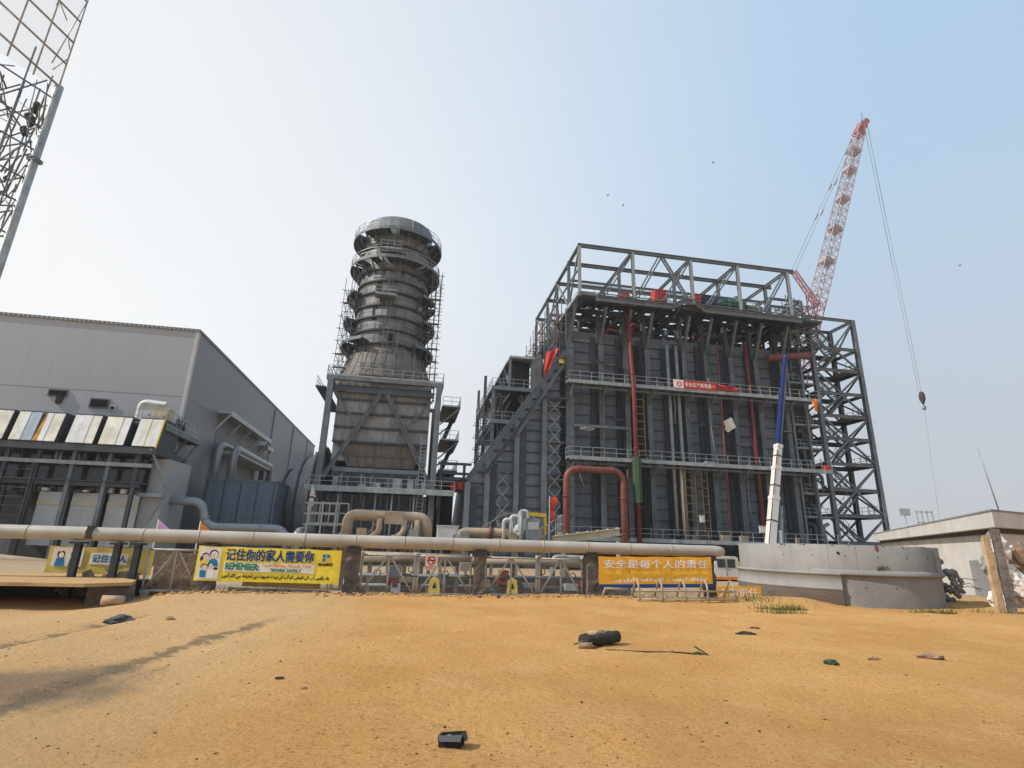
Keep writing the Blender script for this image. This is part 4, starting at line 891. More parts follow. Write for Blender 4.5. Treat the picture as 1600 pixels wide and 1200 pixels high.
for b_, lb in ((-4.4, 'nearest the cream cabinet'), (-3.7, 'the middle one'), (-2.9, 'farthest from the cream cabinet')):
    th = Thing('gas_cylinder', 'dark blue upright gas cylinder on the gable corner platform, '+lb, 'cylinder', (-38.1, b_, 10.5), group='gas cylinders on the gable platform')
    mb = MB(); mb.lathe((-38.1, b_, 10.5), [(0, 0), (.17, .0), (.17, .95), (.12, 1.07), (.05, 1.12), (.05, 1.2), (0, 1.2)], 12); th.part('body', mb, BLUED); mb = MB(); mb.tube([(-38.1, b_-.1, 11.72), (-38.1, b_+.1, 11.72)], .05, 8); th.part('valve', mb, STEELL)

# ------------------------------------------------------------------ inlet duct
du = Thing('inlet_duct', 'blue grey ribbed inlet duct rising in a slope to the boiler left end', 'duct', (-5, 11, YARD))
mb = MB(); mb.prism([(-11.9, YARD), (-11.0, 8.3), (-.2, 23.8), (.2, 23.8), (.2, YARD)], 3.2, 20); dc = du.part('casing', mb, CASINGB)
mb = MB(); z = .5
def slope_a(z): return -11.9+.9*(z-YARD)/(8.3-YARD) if z < 8.3 else -11.0+10.8*(z-8.3)/15.5
while z < 23.5: mb.box(slope_a(z)+.1, .1, 3.02, 3.2, z-.06, z+.06); z += 1.25
du.split('casing_rib', mb, STEELD, dc)
for i, (a_, zt) in enumerate(((-11.2, 8.0), (-9.1, 10.6), (-5.9, 15.2), (-2.75, 19.8))):
    mb = MB(); mb.box(a_-.28, a_+.28, 2.4, 2.47, YARD, zt); mb.box(a_-.04, a_+.04, 2.47, 3.0, YARD, zt); mb.box(a_-.28, a_+.28, 2.95, 3.01, YARD, zt); du.part('column', mb, STEEL if i % 2 else CASINGB)
    if i < 3: mb = MB(); mb.box(a_+.4, a_+1.15, 2.95, 3.01, YARD, zt-.4); du.part('dark_strip', mb, STEELD)
mb = MB(); mb.ibeam((-11.3, 2.6, 8.2), (-.2, 2.6, 24.1), .5, .6, .05); du.part('slope_beam', mb, STEEL)
mb = MB(); mb.ibeam((-9.4, 2.2, 9.0), (-.6, 2.2, 22.0), .3, .4, .05); du.part('slope_beam', mb, STEELD)
mb = MB(); mb.ibeam((-6.0, 2.1, 13.4), (-.4, 2.1, 22.6), .22, .3, .04); du.part('slope_beam', mb, STEEL)
mb = MB(); mb.box(-3.5, .0, 2.2, 2.6, 18.0, 18.25); du.part('tie_beam', mb, STEELD)
for a_, n in ((-1.6, 9), (-7.4, 4)):
    mb = MB()
    for k in range(n):
        z_ = 2.6+k*1.7; mb.beam((a_-.7, 2.3, z_), (a_+.7, 2.3, z_+1.6), .05); mb.beam((a_+.7, 2.3, z_), (a_-.7, 2.3, z_+1.6), .05)
    du.part('rod_bracing', mb, GALV)
for k in range(4):
    mb = MB(); z_ = 4.5+k*4.2; mb.box(-2.5, -.3, 2.6, 2.9, z_, z_+.15); du.part('tie_beam', mb, HOPPER)
# pipe rack box behind the duct
rk = Thing('pipe_rack', 'tall dark steel pipe rack box rising behind the sloped inlet duct', 'rack', (-6, 8, YARD))
for a_ in (-8.4, -3.7):
    for b_ in (5.2, 13.5, 21):
        mb = MB(); mb.ibeam((a_, b_, YARD), (a_, b_, 23.6 if a_ > -6 or b_ > 6 else 19.8), .35, .4, .05); rk.part('column', mb, STEEL)
mb = MB(); mb.box(-6.6, -3.4, 4.9, 21.5, 23.55, 23.8); rk.part('roof_slab', mb, GALV)
for z_ in (19.6, 15.5, 12.0):
    mb = MB(); mb.box(-8.6, -3.5, 5.0, 21.2, z_-.15, z_+.1); rk.part('floor', mb, STEELD)
    mb = MB(); mb.box(-8.7, -3.4, 4.85, 5.0, z_-.25, z_+.2); rk.part('edge_beam', mb, STEEL)
    mb = MB(); mb.rail([(-3.5, 5, z_+.1), (-8.6, 5, z_+.1), (-8.6, 21, z_+.1)], 1.1, 1.3, .05); rk.part('railing', mb, STEELL)
mb = MB(); mb.ibeam((-6.5, 5.2, 19.7), (-6.5, 5.2, 23.5), .3, .3, .04); rk.part('column', mb, STEEL)
for b_ in (9, 13, 17, 21):
    mb = MB(); mb.ibeam((-6.5, b_, 19.7), (-6.5, b_, 23.5), .3, .3, .04); rk.part('column', mb, STEEL)
    mb = MB(); mb.beam((-6.5, b_-4, 19.8), (-6.5, b_, 23.4), .18); rk.part('brace', mb, STEEL)
mb = MB(); mb.box(-6.2, -3.9, 6, 20, 19.8, 23.4); rk.part('cable_cabinet', mb, DARK)
mb = MB(); mb.box(-3.6, -2.6, 4.9, 6.2, 12, 24); rk.part('plaster_wall', mb, HOPPER)
random.seed(21)
for k in range(22):
    mb = MB(); a_ = random.uniform(-8.2, -4); b_ = random.uniform(5.2, 6); z0 = random.choice((12.1, 15.6, YARD)); mb.tube(arc_path([(a_, b_, z0), (a_, b_, z0+random.uniform(1, 3.6)), (a_+random.uniform(-1.5, 1.5), b_, z0+random.uniform(2, 3.7))], .4, 3), random.uniform(.05, .22), 8); rk.part('rack_pipe', mb, random.choice((STEEL, STEELD, STEELL, HOPPER)))
scaffold('tube_scaffold', 'ragged tube scaffolding left of the pipe rack box above the duct slope', -9.6, -8.6, 5, 12, 8, 17.5, 1, 4, 1.6, 0, .04, .8)
scaffold('tube_scaffold', 'tube scaffolding on the left end face below the boiler roof frame', -1.2, -.2, 4.5, 21, 24.2, 31, 1, 7, 1.3, 0, .045, .6)
random.seed(31)
for i in range(4):
    b_ = 5+i*3.5; pipe('riser_pipe', [(-.5-.2*i, b_, 23.6), (-.5-.2*i, b_, 30.5+i*.7)], .12, REDP, ('front', 'second', 'third', 'rearmost')[i]+' of four thin red pipes on the boiler left end under the roof frame', .3)
# pipe bridge between stack and duct
br = Thing('pipe_bridge', 'low dark pipe bridge joining the stack base and the inlet duct', 'bridge', (-12, 8, YARD))
for a_ in (-14.0, -11.4):
    mb = MB(); mb.ibeam((a_, 5.4, YARD), (a_, 5.4, 10.4), .3, .3, .04); br.part('column', mb, STEELD)
for z_ in (8.2, 9.2, 10.3):
    mb = MB(); mb.box(-14.4, -10.6, 5.2, 5.5, z_-.15, z_+.12); br.part('beam', mb, STEELD)
mb = MB(); mb.box(-14.4, -10.4, 5.5, 16, 8.0, 8.2); br.part('deck', mb, STEELD)
for k in range(5): mb = MB(); mb.tube([(-14.4, 5.8+k*.9, 8.6), (-10.2, 5.8+k*.9, 8.6)], .25, 10); br.part('bridge_pipe', mb, STEEL)
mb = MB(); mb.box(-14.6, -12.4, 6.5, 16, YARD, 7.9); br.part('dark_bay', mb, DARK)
cabinet(-12.55, 5.0, 7.2, .6, .4, .75, REDB, 'small red box hanging at the pipe bridge, the left one of two', 'red_box', 'box')
cabinet(-11.8, 5.0, 7.3, .6, .4, .85, REDB, 'small red box hanging at the pipe bridge, the right one of two', 'red_box', 'box')
cabinet(-.9, 1.9, 22.2, .5, .3, .45, YELLP, 'small yellow box on the duct head beside the top walkway end', 'yellow_box', 'box')

# ------------------------------------------------------------------ machinery on the boiler roof deck
def motor(a, b, z, L_, r, m, label):
    th = Thing('pump_set', label, 'machine', (a, b, z)); mb = MB(); mb.box(a-L_*.55, a+L_*.55, b-r, b+r, z, z+.2); th.part('skid', mb, STEELD)
    mb = MB(); mb.tube([(a-L_*.5, b, z+.25+r), (a+L_*.1, b, z+.25+r)], r, 14); mo = th.part('motor', mb, m)
    mb = MB()
    for k in range(6): mb.tube([(a-L_*.48+k*L_*.09, b, z+.25+r), (a-L_*.45+k*L_*.09, b, z+.25+r)], r*1.1, 14)
    th.part('fin', mb, m, mo)
    mb = MB(); mb.lathe((0, b, z+.25+r), [(r*.3, a+L_*.1), (r*1.15, a+L_*.18), (r*1.15, a+L_*.4), (r*.4, a+L_*.5)], 14, 'x'); th.part('casing', mb, m)
    mb = MB(); mb.tube([(a+L_*.3, b, z+.2+2*r), (a+L_*.3, b, z+.8+2*r)], r*.35, 10); th.part('outlet', mb, m)
cabinet(11.7, 1.6, DZ, 1.5, 1.3, 1.9, REDB, 'red cabinet on the boiler roof deck left of the raised fascia hump', 'site_cabinet')
cabinet(16.6, 1.6, DZ, 1.2, 1.2, 1.8, REDB, 'red cabinet on the boiler roof deck right of the raised fascia hump', 'site_cabinet')
cabinet(18.5, 1.8, DZ, 2.2, 1.4, 1.9, BLUED, 'dark blue cabinet on the boiler roof deck beside the red one', 'site_cabinet')
motor(22.0, 2.2, DZ, 3.6, 1.05, GREENM, 'dark green pump set on the boiler roof deck')
motor(25.0, 2.0, DZ, 2.4, .7, HOPPER, 'rust brown pump set on the boiler roof deck right of the green one')
cabinet(4.5, 3.0, DZ, .9, .8, 1.0, ORANGE, 'orange box near the left end of the boiler roof deck', 'tool_box', 'box')
cabinet(27.4, 2.2, DZ, .7, .5, .9, ORANGE, 'orange box near the right end of the boiler roof deck', 'tool_box', 'box')
th = Thing('tarpaulin_heap', 'salmon red sheeted heap on the boiler roof deck left part', 'heap', (7, 1.4, DZ)); mb = MB(); mb.rock((7.0, 1.4, DZ+.35), .95, (1.2, .8, .8), 3, 2); th.part('sheet', mb, REDF); mb = MB(); mb.rock((8.3, 1.6, DZ+.3), .7, (1, .8, .9), 5, 2); th.part('sacks', mb, OCHRE)
# penthouse frame at the right end
pn = Thing('penthouse_frame', 'small open steel frame on the right end of the boiler roof', 'frame', (30, 4, DZ))
for a_ in (27.6, 32.4):
    for b_ in (2, 7):
        mb = MB(); mb.ibeam((a_, b_, DZ-.5), (a_, b_, DZ+3.2), .28, .28, .04); pn.part('post', mb, STEEL)
for z_ in (DZ+3.1, DZ+2.0, DZ+.4):
    mb = MB(); mb.ibeam((27.6, 2, z_), (32.4, 2, z_), .25, .3, .04); mb.ibeam((27.6, 7, z_), (32.4, 7, z_), .25, .3, .04); mb.ibeam((27.6, 2, z_), (27.6, 7, z_), .25, .3, .04); mb.ibeam((32.4, 2, z_), (32.4, 7, z_), .25, .3, .04); pn.part('beam', mb, STEEL)
mb = MB(); mb.beam((27.6, 2, DZ), (32.4, 2, DZ+3), .15); mb.beam((27.6, 7, DZ+3), (32.4, 7, DZ), .15); pn.part('brace', mb, STEELD)
mb = MB(); mb.box(27.4, 33.6, .2, 7.5, DZ-.6, DZ-.3); pn.part('deck', mb, STEELD)
scaffold('tube_scaffold', 'tangled tube scaffolding round the penthouse frame at the boiler right end', 29.6, 33.6, 1.2, 5.4, 27.5, 33.8, 4, 2, 1.3, 0, .05, .9)
cabinet(30.3, 1.5, DZ-.3, .8, .6, .8, REDB, 'red box in the penthouse frame at the boiler right end', 'tool_box', 'box')
# ------------------------------------------------------------------ side module between boiler and stair tower
sm = Thing('drum_module', 'dark crowded piping module between boiler casing and stair tower', 'module', (31.6, 9, YARD))
mb = MB(); mb.box(29.6, 33.6, 5.2, 18, YARD, 28.6); sc_ = sm.part('casing', mb, STEELD)
mb = MB(); z = 1
while z < 28: mb.box(29.6, 33.6, 5.02, 5.2, z-.08, z+.08); z += 1.3
sm.split('casing_rib', mb, STEEL, sc_)
random.seed(8)
for k in range(46):
    a_ = random.uniform(29.5, 33.6); b_ = random.uniform(3.4, 5); z_ = random.uniform(1, 25); L_ = random.uniform(.8, 4)
    mb = MB()
    mb.tube(arc_path([(a_, b_, z_), (a_, b_, z_+L_), (a_+random.uniform(-1.5, 1.5), b_, z_+L_+.3)], .3, 3), random.uniform(.06, .25), 8); sm.part('pipe_run', mb, random.choice((STEEL, STEELD, STEELL, STEEL)))
for z_ in (5.8, 8.6, 14.2, 17.2, 22.8):
    mb = MB(); mb.box(29.4, 33.8, 3.0, 5, z_-.1, z_); g_ = sm.part('grating', mb, STEEL); mb = MB(); mb.rail([(29.4, 3.05, z_), (33.8, 3.05, z_)], 1.1, 1.0, .05); sm.part('railing', mb, STEELL, g_)
mb = MB(); mb.tube([(26.0, 1.6, 25.3), (32.5, 1.6, 26.3)], .45, 12); sm.part('header_pipe', mb, REDP2)
for b_ in (3.0,):
    for a_ in (29.7, 31.8): mb = MB(); mb.ibeam((a_, b_, YARD), (a_, b_, 30), .3, .35, .04); sm.part('column', mb, STEEL)
# ------------------------------------------------------------------ stair tower
st = Thing('stair_tower', 'open braced steel stair tower at the right end of the boiler', 'tower', (37.4, 4.7, YARD))
TA = (33.9, 40.9); TB = (3.0, 7.2); TZ = 32.6
for i, a_ in enumerate(TA):
    for j, b_ in enumerate(TB):
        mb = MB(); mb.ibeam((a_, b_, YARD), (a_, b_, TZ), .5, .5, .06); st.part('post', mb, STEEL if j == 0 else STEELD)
for a_ in (37.4,):
    mb = MB(); mb.ibeam((a_, TB[1], YARD), (a_, TB[1], TZ), .3, .35, .05); st.part('post', mb, STEELD)
lv = [3.1, 6.3, 9.45, 12.65, 15.9, 18.9, 21.95, 25.2, 28.3, TZ]
for i, z_ in enumerate(lv):
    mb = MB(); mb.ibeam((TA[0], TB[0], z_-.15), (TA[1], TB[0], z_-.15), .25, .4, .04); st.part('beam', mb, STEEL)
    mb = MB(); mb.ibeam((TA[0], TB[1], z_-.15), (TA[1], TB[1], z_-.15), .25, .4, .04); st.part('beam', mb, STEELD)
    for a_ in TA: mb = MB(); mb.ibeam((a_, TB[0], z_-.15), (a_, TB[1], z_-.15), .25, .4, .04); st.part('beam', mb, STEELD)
    if i < len(lv)-1:
        z2 = lv[i+1]; A0, A1 = (TA[0], TA[1])
        mid = (A0+A1)/2
        for p, q in (((A0, z_), (mid, z2)), ((A1, z_), (mid, z2))) if i % 2 else (((mid, z_), (A0, z2)), ((mid, z_), (A1, z2))):
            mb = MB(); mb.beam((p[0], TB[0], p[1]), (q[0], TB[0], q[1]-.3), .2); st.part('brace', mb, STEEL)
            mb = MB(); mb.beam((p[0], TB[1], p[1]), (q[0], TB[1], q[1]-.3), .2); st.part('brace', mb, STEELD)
        mb = MB(); mb.beam((A1, TB[0], z_ if i % 2 else z2-.3), (A1, TB[1], z2-.3 if i % 2 else z_), .18); st.part('brace', mb, STEELD)
        # stair flight
        if i < len(lv)-1:
            left_up = i % 2 == 0
            s0, s1 = ((39.0, z_), (35.8, z2)) if left_up else ((35.8, z_), (39.0, z2)); bb = 5.9 if left_up else 4.3
            mb = MB()
            for e in (-.5, .5):
                mb.beam((s0[0], bb+e, s0[1]), (s1[0], bb+e, s1[1]), .06, .28)
                mb.beam((s0[0], bb+e, s0[1]+1), (s1[0], bb+e, s1[1]+1), .05)
                for k in range(6): t = k/5; c = (s0[0]+(s1[0]-s0[0])*t, bb+e, s0[1]+(s1[1]-s0[1])*t); mb.beam(c, (c[0], c[1], c[2]+1), .04)
            for k in range(14): t = (k+.5)/14; c = (s0[0]+(s1[0]-s0[0])*t, bb, s0[1]+(s1[1]-s0[1])*t); mb.box(c[0]-.13, c[0]+.13, bb-.5, bb+.5, c[2]-.02, c[2]+.02)
            st.part('stair_flight', mb, STEEL)
        if 0 < i < 9:
            mb = MB(); (mb.box(38.9, TA[1]-.1, TB[0]+.2, TB[1]-.2, z_-.02, z_+.06) if i % 2 else mb.box(TA[0]+.1, 35.9, TB[0]+.2, TB[1]-.2, z_-.02, z_+.06)); mb.box(TA[0]+.1, TA[1]-.1, TB[1]-.9, TB[1]-.2, z_-.01, z_+.05)
            ld = st.part('landing', mb, STEELD)
            mb = MB(); mb.rail([(39.0, TB[0]+.2, z_+.05), (TA[1]-.3, TB[0]+.2, z_+.05), (TA[1]-.3, TB[1]-.3, z_+.05)] if i % 2 else [(36, TB[0]+.25, z_+.05), (TA[0]+.3, TB[0]+.25, z_+.05)], 1.1, .9, .045); st.part('railing', mb, STEELL, ld)
mb = MB(); mb.box(33, 42.5, 2.0, 3.0, 1.6, 2.2); st.part('base_beam', mb, STEELD)
cloth('orange_sheet', 'small orange cloth hanging at the right end of the top boiler walkway', [(31.0, .7, 20.0), (31.7, .7, 20.1), (31.7, .7, 18.4), (31.1, .7, 18.6)], ORANGE, 'cloth', (31.3, .7, 18.4), 6, .15, seed=3)
cabinet(32.4, 1.4, 11.15, .8, .4, .7, REDB, 'red box at the right end of the second boiler walkway', 'red_box', 'box')
cabinet(15.0, .75, 4.5, .55, .12, .8, WHITEP, 'small white notice plate on the lowest railing, left one', 'notice_plate', 'sign')
cabinet(22.4, .75, 3.6, .9, .12, .8, WHITEP, 'white notice plate on the lowest railing near the crane boom', 'notice_plate', 'sign')
th = Thing('slogan_banner', 'thin white banner with blue writing at the foot of the stair tower', 'banner', (37, 1.7, 1.5))
B_ = Board(th, 33.6, 40.4, 1.8, 1.5, 2.3); B_.sheet(PALE); B_.text('安全生产人人有责', .3, .15, 6, .5, INKB, .02)

# ------------------------------------------------------------------ cranes
mc = Thing('mobile_crane', 'white mobile crane with blue upper boom raised before the boiler', 'crane', (12, -12, YARD))
b0 = Vector((13.8, -12, .9)); tp = Vector((18.75, -11, 20.6)); dv = (tp-b0).normalized()
def at(t): return b0+(tp-b0)*t
mb = MB(); mb.beam(at(0), at(.28), .62, .7, (0, 1, 0)); mb.beam(at(.28), at(.42), .56, .63, (0, 1, 0)); mb.beam(at(.42), at(.525), .5, .56, (0, 1, 0))
for t in (.28, .42, .525): mb.beam(at(t-.012), at(t+.004), (.69 if t < .3 else .63 if t < .45 else .57), (.77 if t < .3 else .7 if t < .45 else .63), (0, 1, 0))
mc.part('boom_base', mb, WHITEP)
mb = MB(); mb.beam(at(.525), at(.78), .42, .48, (0, 1, 0)); mb.beam(at(.78), at(.96), .32, .37, (0, 1, 0)); mb.beam(at(.775), at(.79), .47, .53, (0, 1, 0)); bu = mc.part('boom_tip', mb, BLUEC)
mb = MB(); mb.beam(at(.96), at(1.0), .26, .32); mb.tube([at(.99)-Vector((0, .25, 0)), at(.99)+Vector((0, .25, 0))], .2, 12); mc.part('sheave_head', mb, BLUEC, bu)
for t_, wd_ in ((.06, .66), (.17, .66), (.33, .6), (.47, .54)): mb = MB(); mb.beam(at(t_), at(t_+.006), wd_, wd_*1.12, (0, 1, 0)); mc.part('boom_band', mb, STEELD)
mb = MB(); mb.tube([at(.02)+Vector((-.36, -.3, 0)), at(.2)+Vector((-.36, -.33, 0)), at(.5)+Vector((-.28, -.3, 0))], .035, 6); mc.part('hose', mb, RUBBER)
mb = MB(); mb.beam(at(.53)+Vector((.0, -.42, 0)), at(.94)+Vector((0, -.34, 0)), .06, .06); mc.part('extension_rod', mb, STEELD, bu)
mb = MB(); mb.tube([b0+Vector((1.2, 0, -.3)), at(.24)+Vector((.75, 0, 0))], .16, 10); mb.tube([b0+Vector((1.2, 0, -.3)), b0+Vector((1.35, 0, 2.6))], .24, 10); mc.split('lift_cylinder', mb, STEELL)
mb = MB(); mb.box(10.15, 20.5, -13.2, -10.8, -.1, .75); mc.part('chassis', mb, YELLP)
mb = MB(); mb.box(12.6, 16.6, -13.1, -10.9, .76, 2.2); mc.part('turntable', mb, WHITEP)
mb = MB(); mb.prism([(7.95, -.4), (10.1, -.4), (10.1, 1.1), (9.9, 1.22), (8.25, 1.22), (7.9, .45)], -13.2, -10.8); cb = mc.part('cab', mb, WHITEP)
for a0, a1 in ((8.2, 8.9), (9.1, 9.8)): mb = MB(); mb.box(a0, a1, -13.23, -13.2, .32, 1.0); mc.part('window', mb, GLASS, cb)
mb = MB(); mb.box(7.88, 7.92, -13, -11, .48, 1.0); mc.part('window', mb, GLASS, cb)
mb = MB(); mb.box(8.98, 9.02, -13.22, -13.2, -.35, 1.1); mb.box(9.1, 9.3, -13.25, -13.22, .15, .2); mc.part('door_seam', mb, STEELD, cb)
mb = MB(); mb.box(7.7, 10.25, -13.25, -10.75, -.62, -.4); mc.part('bumper', mb, ORANGE)
for a_ in (10.9, 13.0, 17.2, 19.2):
    for b_ in (-13.0, -11.0):
        mb = MB(); mb.lathe((a_, b_, YARD+.55), [(.25, -.2), (.5, -.2), (.55, -.12), (.55, .12), (.5, .2), (.25, .2)], 20, 'y'); wh = mc.part('wheel', mb, RUBBER); mb = MB(); mb.lathe((a_, b_, YARD+.55), [(0, -.16), (.26, -.16), (.26, .16), (0, .16)], 16, 'y'); mc.part('rim', mb, WHITEP, wh)
cr = Thing('crawler_crane', 'red and white lattice boom crane standing behind the boiler', 'crane', (66, 40, YARD))
p0, p1 = Vector((67.9, 40, 53)), Vector((90.2, 40, 109.0)); foot = p0-(p1-p0)*.92
mb = MB(); mb.lattice(p0+(p1-p0)*.06, p0+(p1-p0)*.93, 2.7, 2.0, 26, .18, .1, (0, 1, 0)); cbm = cr.part('boom', mb, CRW)
mb = MB(); mb.lattice(foot, p0+(p1-p0)*.06, 2.6, 2.6, 24, .2, .11, (0, 1, 0)); cr.part('boom_foot', mb, CRR)
mb = MB(); mb.lattice(p0+(p1-p0)*.93, p1, 2.0, .9, 4, .34, .22, (0, 1, 0)); mb.tube([p1+Vector((0, -.7, -1)), p1+Vector((0, .7, -1))], 1.1, 14); mb.tube([p1+Vector((1.3, -.5, .6)), p1+Vector((1.3, .5, .6))], .8, 12); cr.part('boom_head', mb, CRR)
mb = MB(); 
for t in (.24, .4, .56, .72, .83): c = p0+(p1-p0)*t; mb.beam(c-(p1-p0).normalized()*.5, c+(p1-p0).normalized()*.5, 2.3, 2.3)
cr.split('boom_plate', mb, CRW, cbm)
ms = Vector((64.0, 40, 62.8)); mf = foot+Vector((-3.5, 0, 1)); 
mb = MB(); mb.lattice(Vector((69, 40, 54.6)), ms, 1.0, .8, 8, .16, .1, (0, 1, 0)); cr.part('mast', mb, CRR)
mb = MB()
for e in (-.9, .9): mb.beam(ms+Vector((0, e, 0)), p1+Vector((-1, e, -1)), .11); 
for t in (.35, .55, .8):
    for e in (-.9, .9): c = ms+(p1-ms)*t+Vector((0, e, 0)); mb.beam(c-(p1-ms).normalized()*.9, c+(p1-ms).normalized()*.9, .3)
cr.split('pendant', mb, ROPE)
mb = MB(); mb.beam(p1+Vector((1.6, 0, 0)), p1+Vector((1.9, 0, -72.4)), .09); mb.beam(p1+Vector((1.2, .5, 0)), p1+Vector((1.6, .4, -72.4)), .08); cr.part('hoist_rope', mb, ROPE)
hk = p1+Vector((1.8, 0, -74)); mb = MB(); mb.lathe(hk, [(0, 1.6), (.4, 1.4), (.6, .7), (.6, -.2), (.35, -.9), (.18, -1.4)], 12); hb = cr.part('hook_block', mb, CHAR); mb = MB(); mb.tube([hk+Vector((0.35*cos(a)+.0, 0, -2.1+.45*sin(a))) for a in [radians(90-k*30) for k in range(10)]], .14, 8); cr.part('hook', mb, STEELD, hb)
mb = MB(); mb.beam(hk+Vector((0, 0, -2.5)), hk+Vector((-1.8, 0, -26.5)), .06); cr.part('tag_line', mb, ROPE)
mb = MB(); mb.tube([p1+Vector((.3, 0, 0)), p1+Vector((.6, 0, 3.2))], .08, 6); cr.part('aerial', mb, STEELD)
mb = MB(); mb.box(foot.x-6, foot.x+3, 37, 43, .6, 4); cr.part('upper_body', mb, CRR); mb = MB(); mb.box(foot.x-7, foot.x+4, 35.5, 37, YARD, .6); cr.part('track', mb, RUBBER); mb = MB(); mb.box(foot.x-7, foot.x+4, 43, 44.5, YARD, .6); cr.part('track', mb, RUBBER)

# ------------------------------------------------------------------ long tan pipe on pillars, gates, banners
FB = -37.1
pl_ = Thing('pipeline', 'long tan pipe with rounded end crossing the whole front above the gates', 'pipe', (-6, FB-.2, 1.65))
mb = MB(); zc = 1.65
mb.tube([(-46, FB-.2, zc), (-30, FB-.2, zc), (-18, FB-.2, zc), (-6.1, FB-.2, zc), (-5.95, FB-.2, zc), (-5.82, FB-.2, zc), (-5.74, FB-.2, zc), (-5.70, FB-.2, zc)], [.195, .195, .195, .195, .19, .165, .12, .05], 28); pl_.part('run', mb, TANP)
for k in range(16):
    a_ = -29.5+k*1.55
    if a_ > -6.3: break
    mb = MB(); mb.lathe((0, FB-.2, zc), [(.18, a_-.03), (.2, a_-.03), (.2, a_+.03), (.18, a_+.03)], 24, 'x'); pl_.part('weld_seam', mb, TAN2)
mb = MB(); mb.box(-26.35, -26.2, FB-.41, FB-.2, 1.5, 1.88); pl_.part('clamp', mb, CHAR)
def weathered_post(a, b, z0, z1, w_, d_, seed):
    mb = MB(); n = 9; rnd = random.Random(seed); b_ = len(mb.v)
    for k in range(n+1):
        t = k/n; z = z0+(z1-z0)*t; j = lambda: rnd.uniform(-.025, .025)
        for x_, y_ in ((-1, -1), (0, -1.06), (1, -1), (1, 1), (-1, 1)): mb.v.append((a+x_*w_/2+j(), b+y_*d_/2+j(), z))
    for k in range(n):
        for i in range(5): mb.face((b_+k*5+i, b_+k*5+(i+1) % 5, b_+(k+1)*5+(i+1) % 5, b_+(k+1)*5+i))
    mb.face(tuple(b_+i for i in range(5))); mb.face(tuple(b_+n*5+i for i in range(5))); return mb
plab = {-22.9: 'brown weathered pillar under the pipe at the left end of the yellow banner', -18.68: 'brown weathered pillar under the pipe at the right end of the yellow banner', -14.6: 'brown weathered pillar under the pipe between the two gate bays', -10.72: 'brown weathered pillar under the pipe at the left end of the large orange banner', -6.33: 'brown weathered pillar under the pipe at the right end of the large orange banner'}
for i, (a_, lb) in enumerate(plab.items()):
    th = Thing('pipe_pillar', lb, 'pillar', (a_, FB-.15, 0), group='pillars carrying the long pipe')
    mb = weathered_post(a_, FB-.12, -.3, 1.32, (.40, .42, .34, .42, .28)[i], .42, i); th.part('shaft', mb, WOODC)
    mb = MB(); mb.box(a_-.2, a_+.2, FB-.4, FB+.05, 1.32, 1.46); th.part('saddle', mb, CHAR)
for a_, lb in ((-26.62, 'dark steel post under the pipe in front of the left yellow banner'), (-25.55, 'dark steel post under the pipe at the centre of the left yellow banner'), (-25.0, 'thick dark steel post under the pipe at the right end of the left yellow banner')):
    th = Thing('steel_post', lb, 'post', (a_, FB-.2, 0)); mb = MB(); mb.ibeam((a_, FB-.1, -.3), (a_, FB-.1, 1.36), .17, .17, .02); th.part('shaft', mb, STEELD); mb = MB(); mb.box(a_-.15, a_+.15, FB-.35, FB+.1, 1.36, 1.42); th.part('cap', mb, STEELD)
GATEM = mat('gate_tube_paint', (.5, .47, .42), .5, 0, .25, 2, rust=.5)
def gate(a0, a1, label, vmid, m=GATEM):
    th = Thing('fence_gate', label, 'gate', ((a0+a1)/2, FB+.05, 0), group='tubular gate panels below the pipe'); z0, z1, b = .06, 1.24, FB+.1; r = .036
    for p, q in (((a0, z0), (a0, z1+.1)), ((a1, z0), (a1, z1+.1)), ((a0, z1), (a1, z1)), ((a0, z0), (a1, z0))):
        mb = MB(); mb.tube([(p[0], b, p[1]), (q[0], b, q[1])], r, 8); th.part('frame_tube', mb, m)
    md = vmid if vmid else (a0+a1)/2
    mb = MB(); mb.tube([(md, b, z0), (md, b, z1)], r*.9, 8); th.part('mid_post', mb, m)
    for e in (a0, a1):
        mb = MB(); mb.tube([(md+(.04 if e > md else -.04), b+.03, z1-.02), (e+(-.03 if e > md else .03), b+.03, z0+.02)], r*.85, 8); th.part('brace', mb, m)
    mb = MB(); mb.tube([(a1-.08, b-.04, .6), (a1+.12, b-.04, .6)], .015, 6); th.part('latch', mb, STEELD)
for a0, a1, lb in ((-24.75, -23.2, 'tubular gate panel left of the yellow banner'), (-18.4, -16.72, 'tubular gate panel just right of the yellow banner'), (-16.6, -14.85, 'tubular gate panel right of the no smoking sign'), (-14.36, -12.6, 'tubular gate panel in the bay left of the orange banner, its left leaf'), (-12.5, -10.98, 'tubular gate panel in the bay left of the orange banner, its right leaf')): gate(a0, a1, lb, None)
single('gate_post', MB().tube([(-16.66, FB+.12, -.2), (-16.66, FB+.12, 1.35)], .06, 10), GALV, 'galvanised post beside the no smoking sign', 'post', (-16.66, FB+.12, -.2))
single('gate_post', MB().tube([(-12.55, FB+.12, -.2), (-12.55, FB+.12, 1.35)], .07, 10), GALV, 'thick galvanised post between the gate leaves left of the orange banner', 'post', (-12.55, FB+.12, -.2))
# matting behind left gate
mb = MB(); mb.box(-24.7, -23.0, FB+.5, FB+.54, -.2, 1.15); single('brown_screen', mb, RUBBLE, 'brown dusty screen behind the gate left of the yellow banner', 'screen', (-24, FB+.5, -.2))
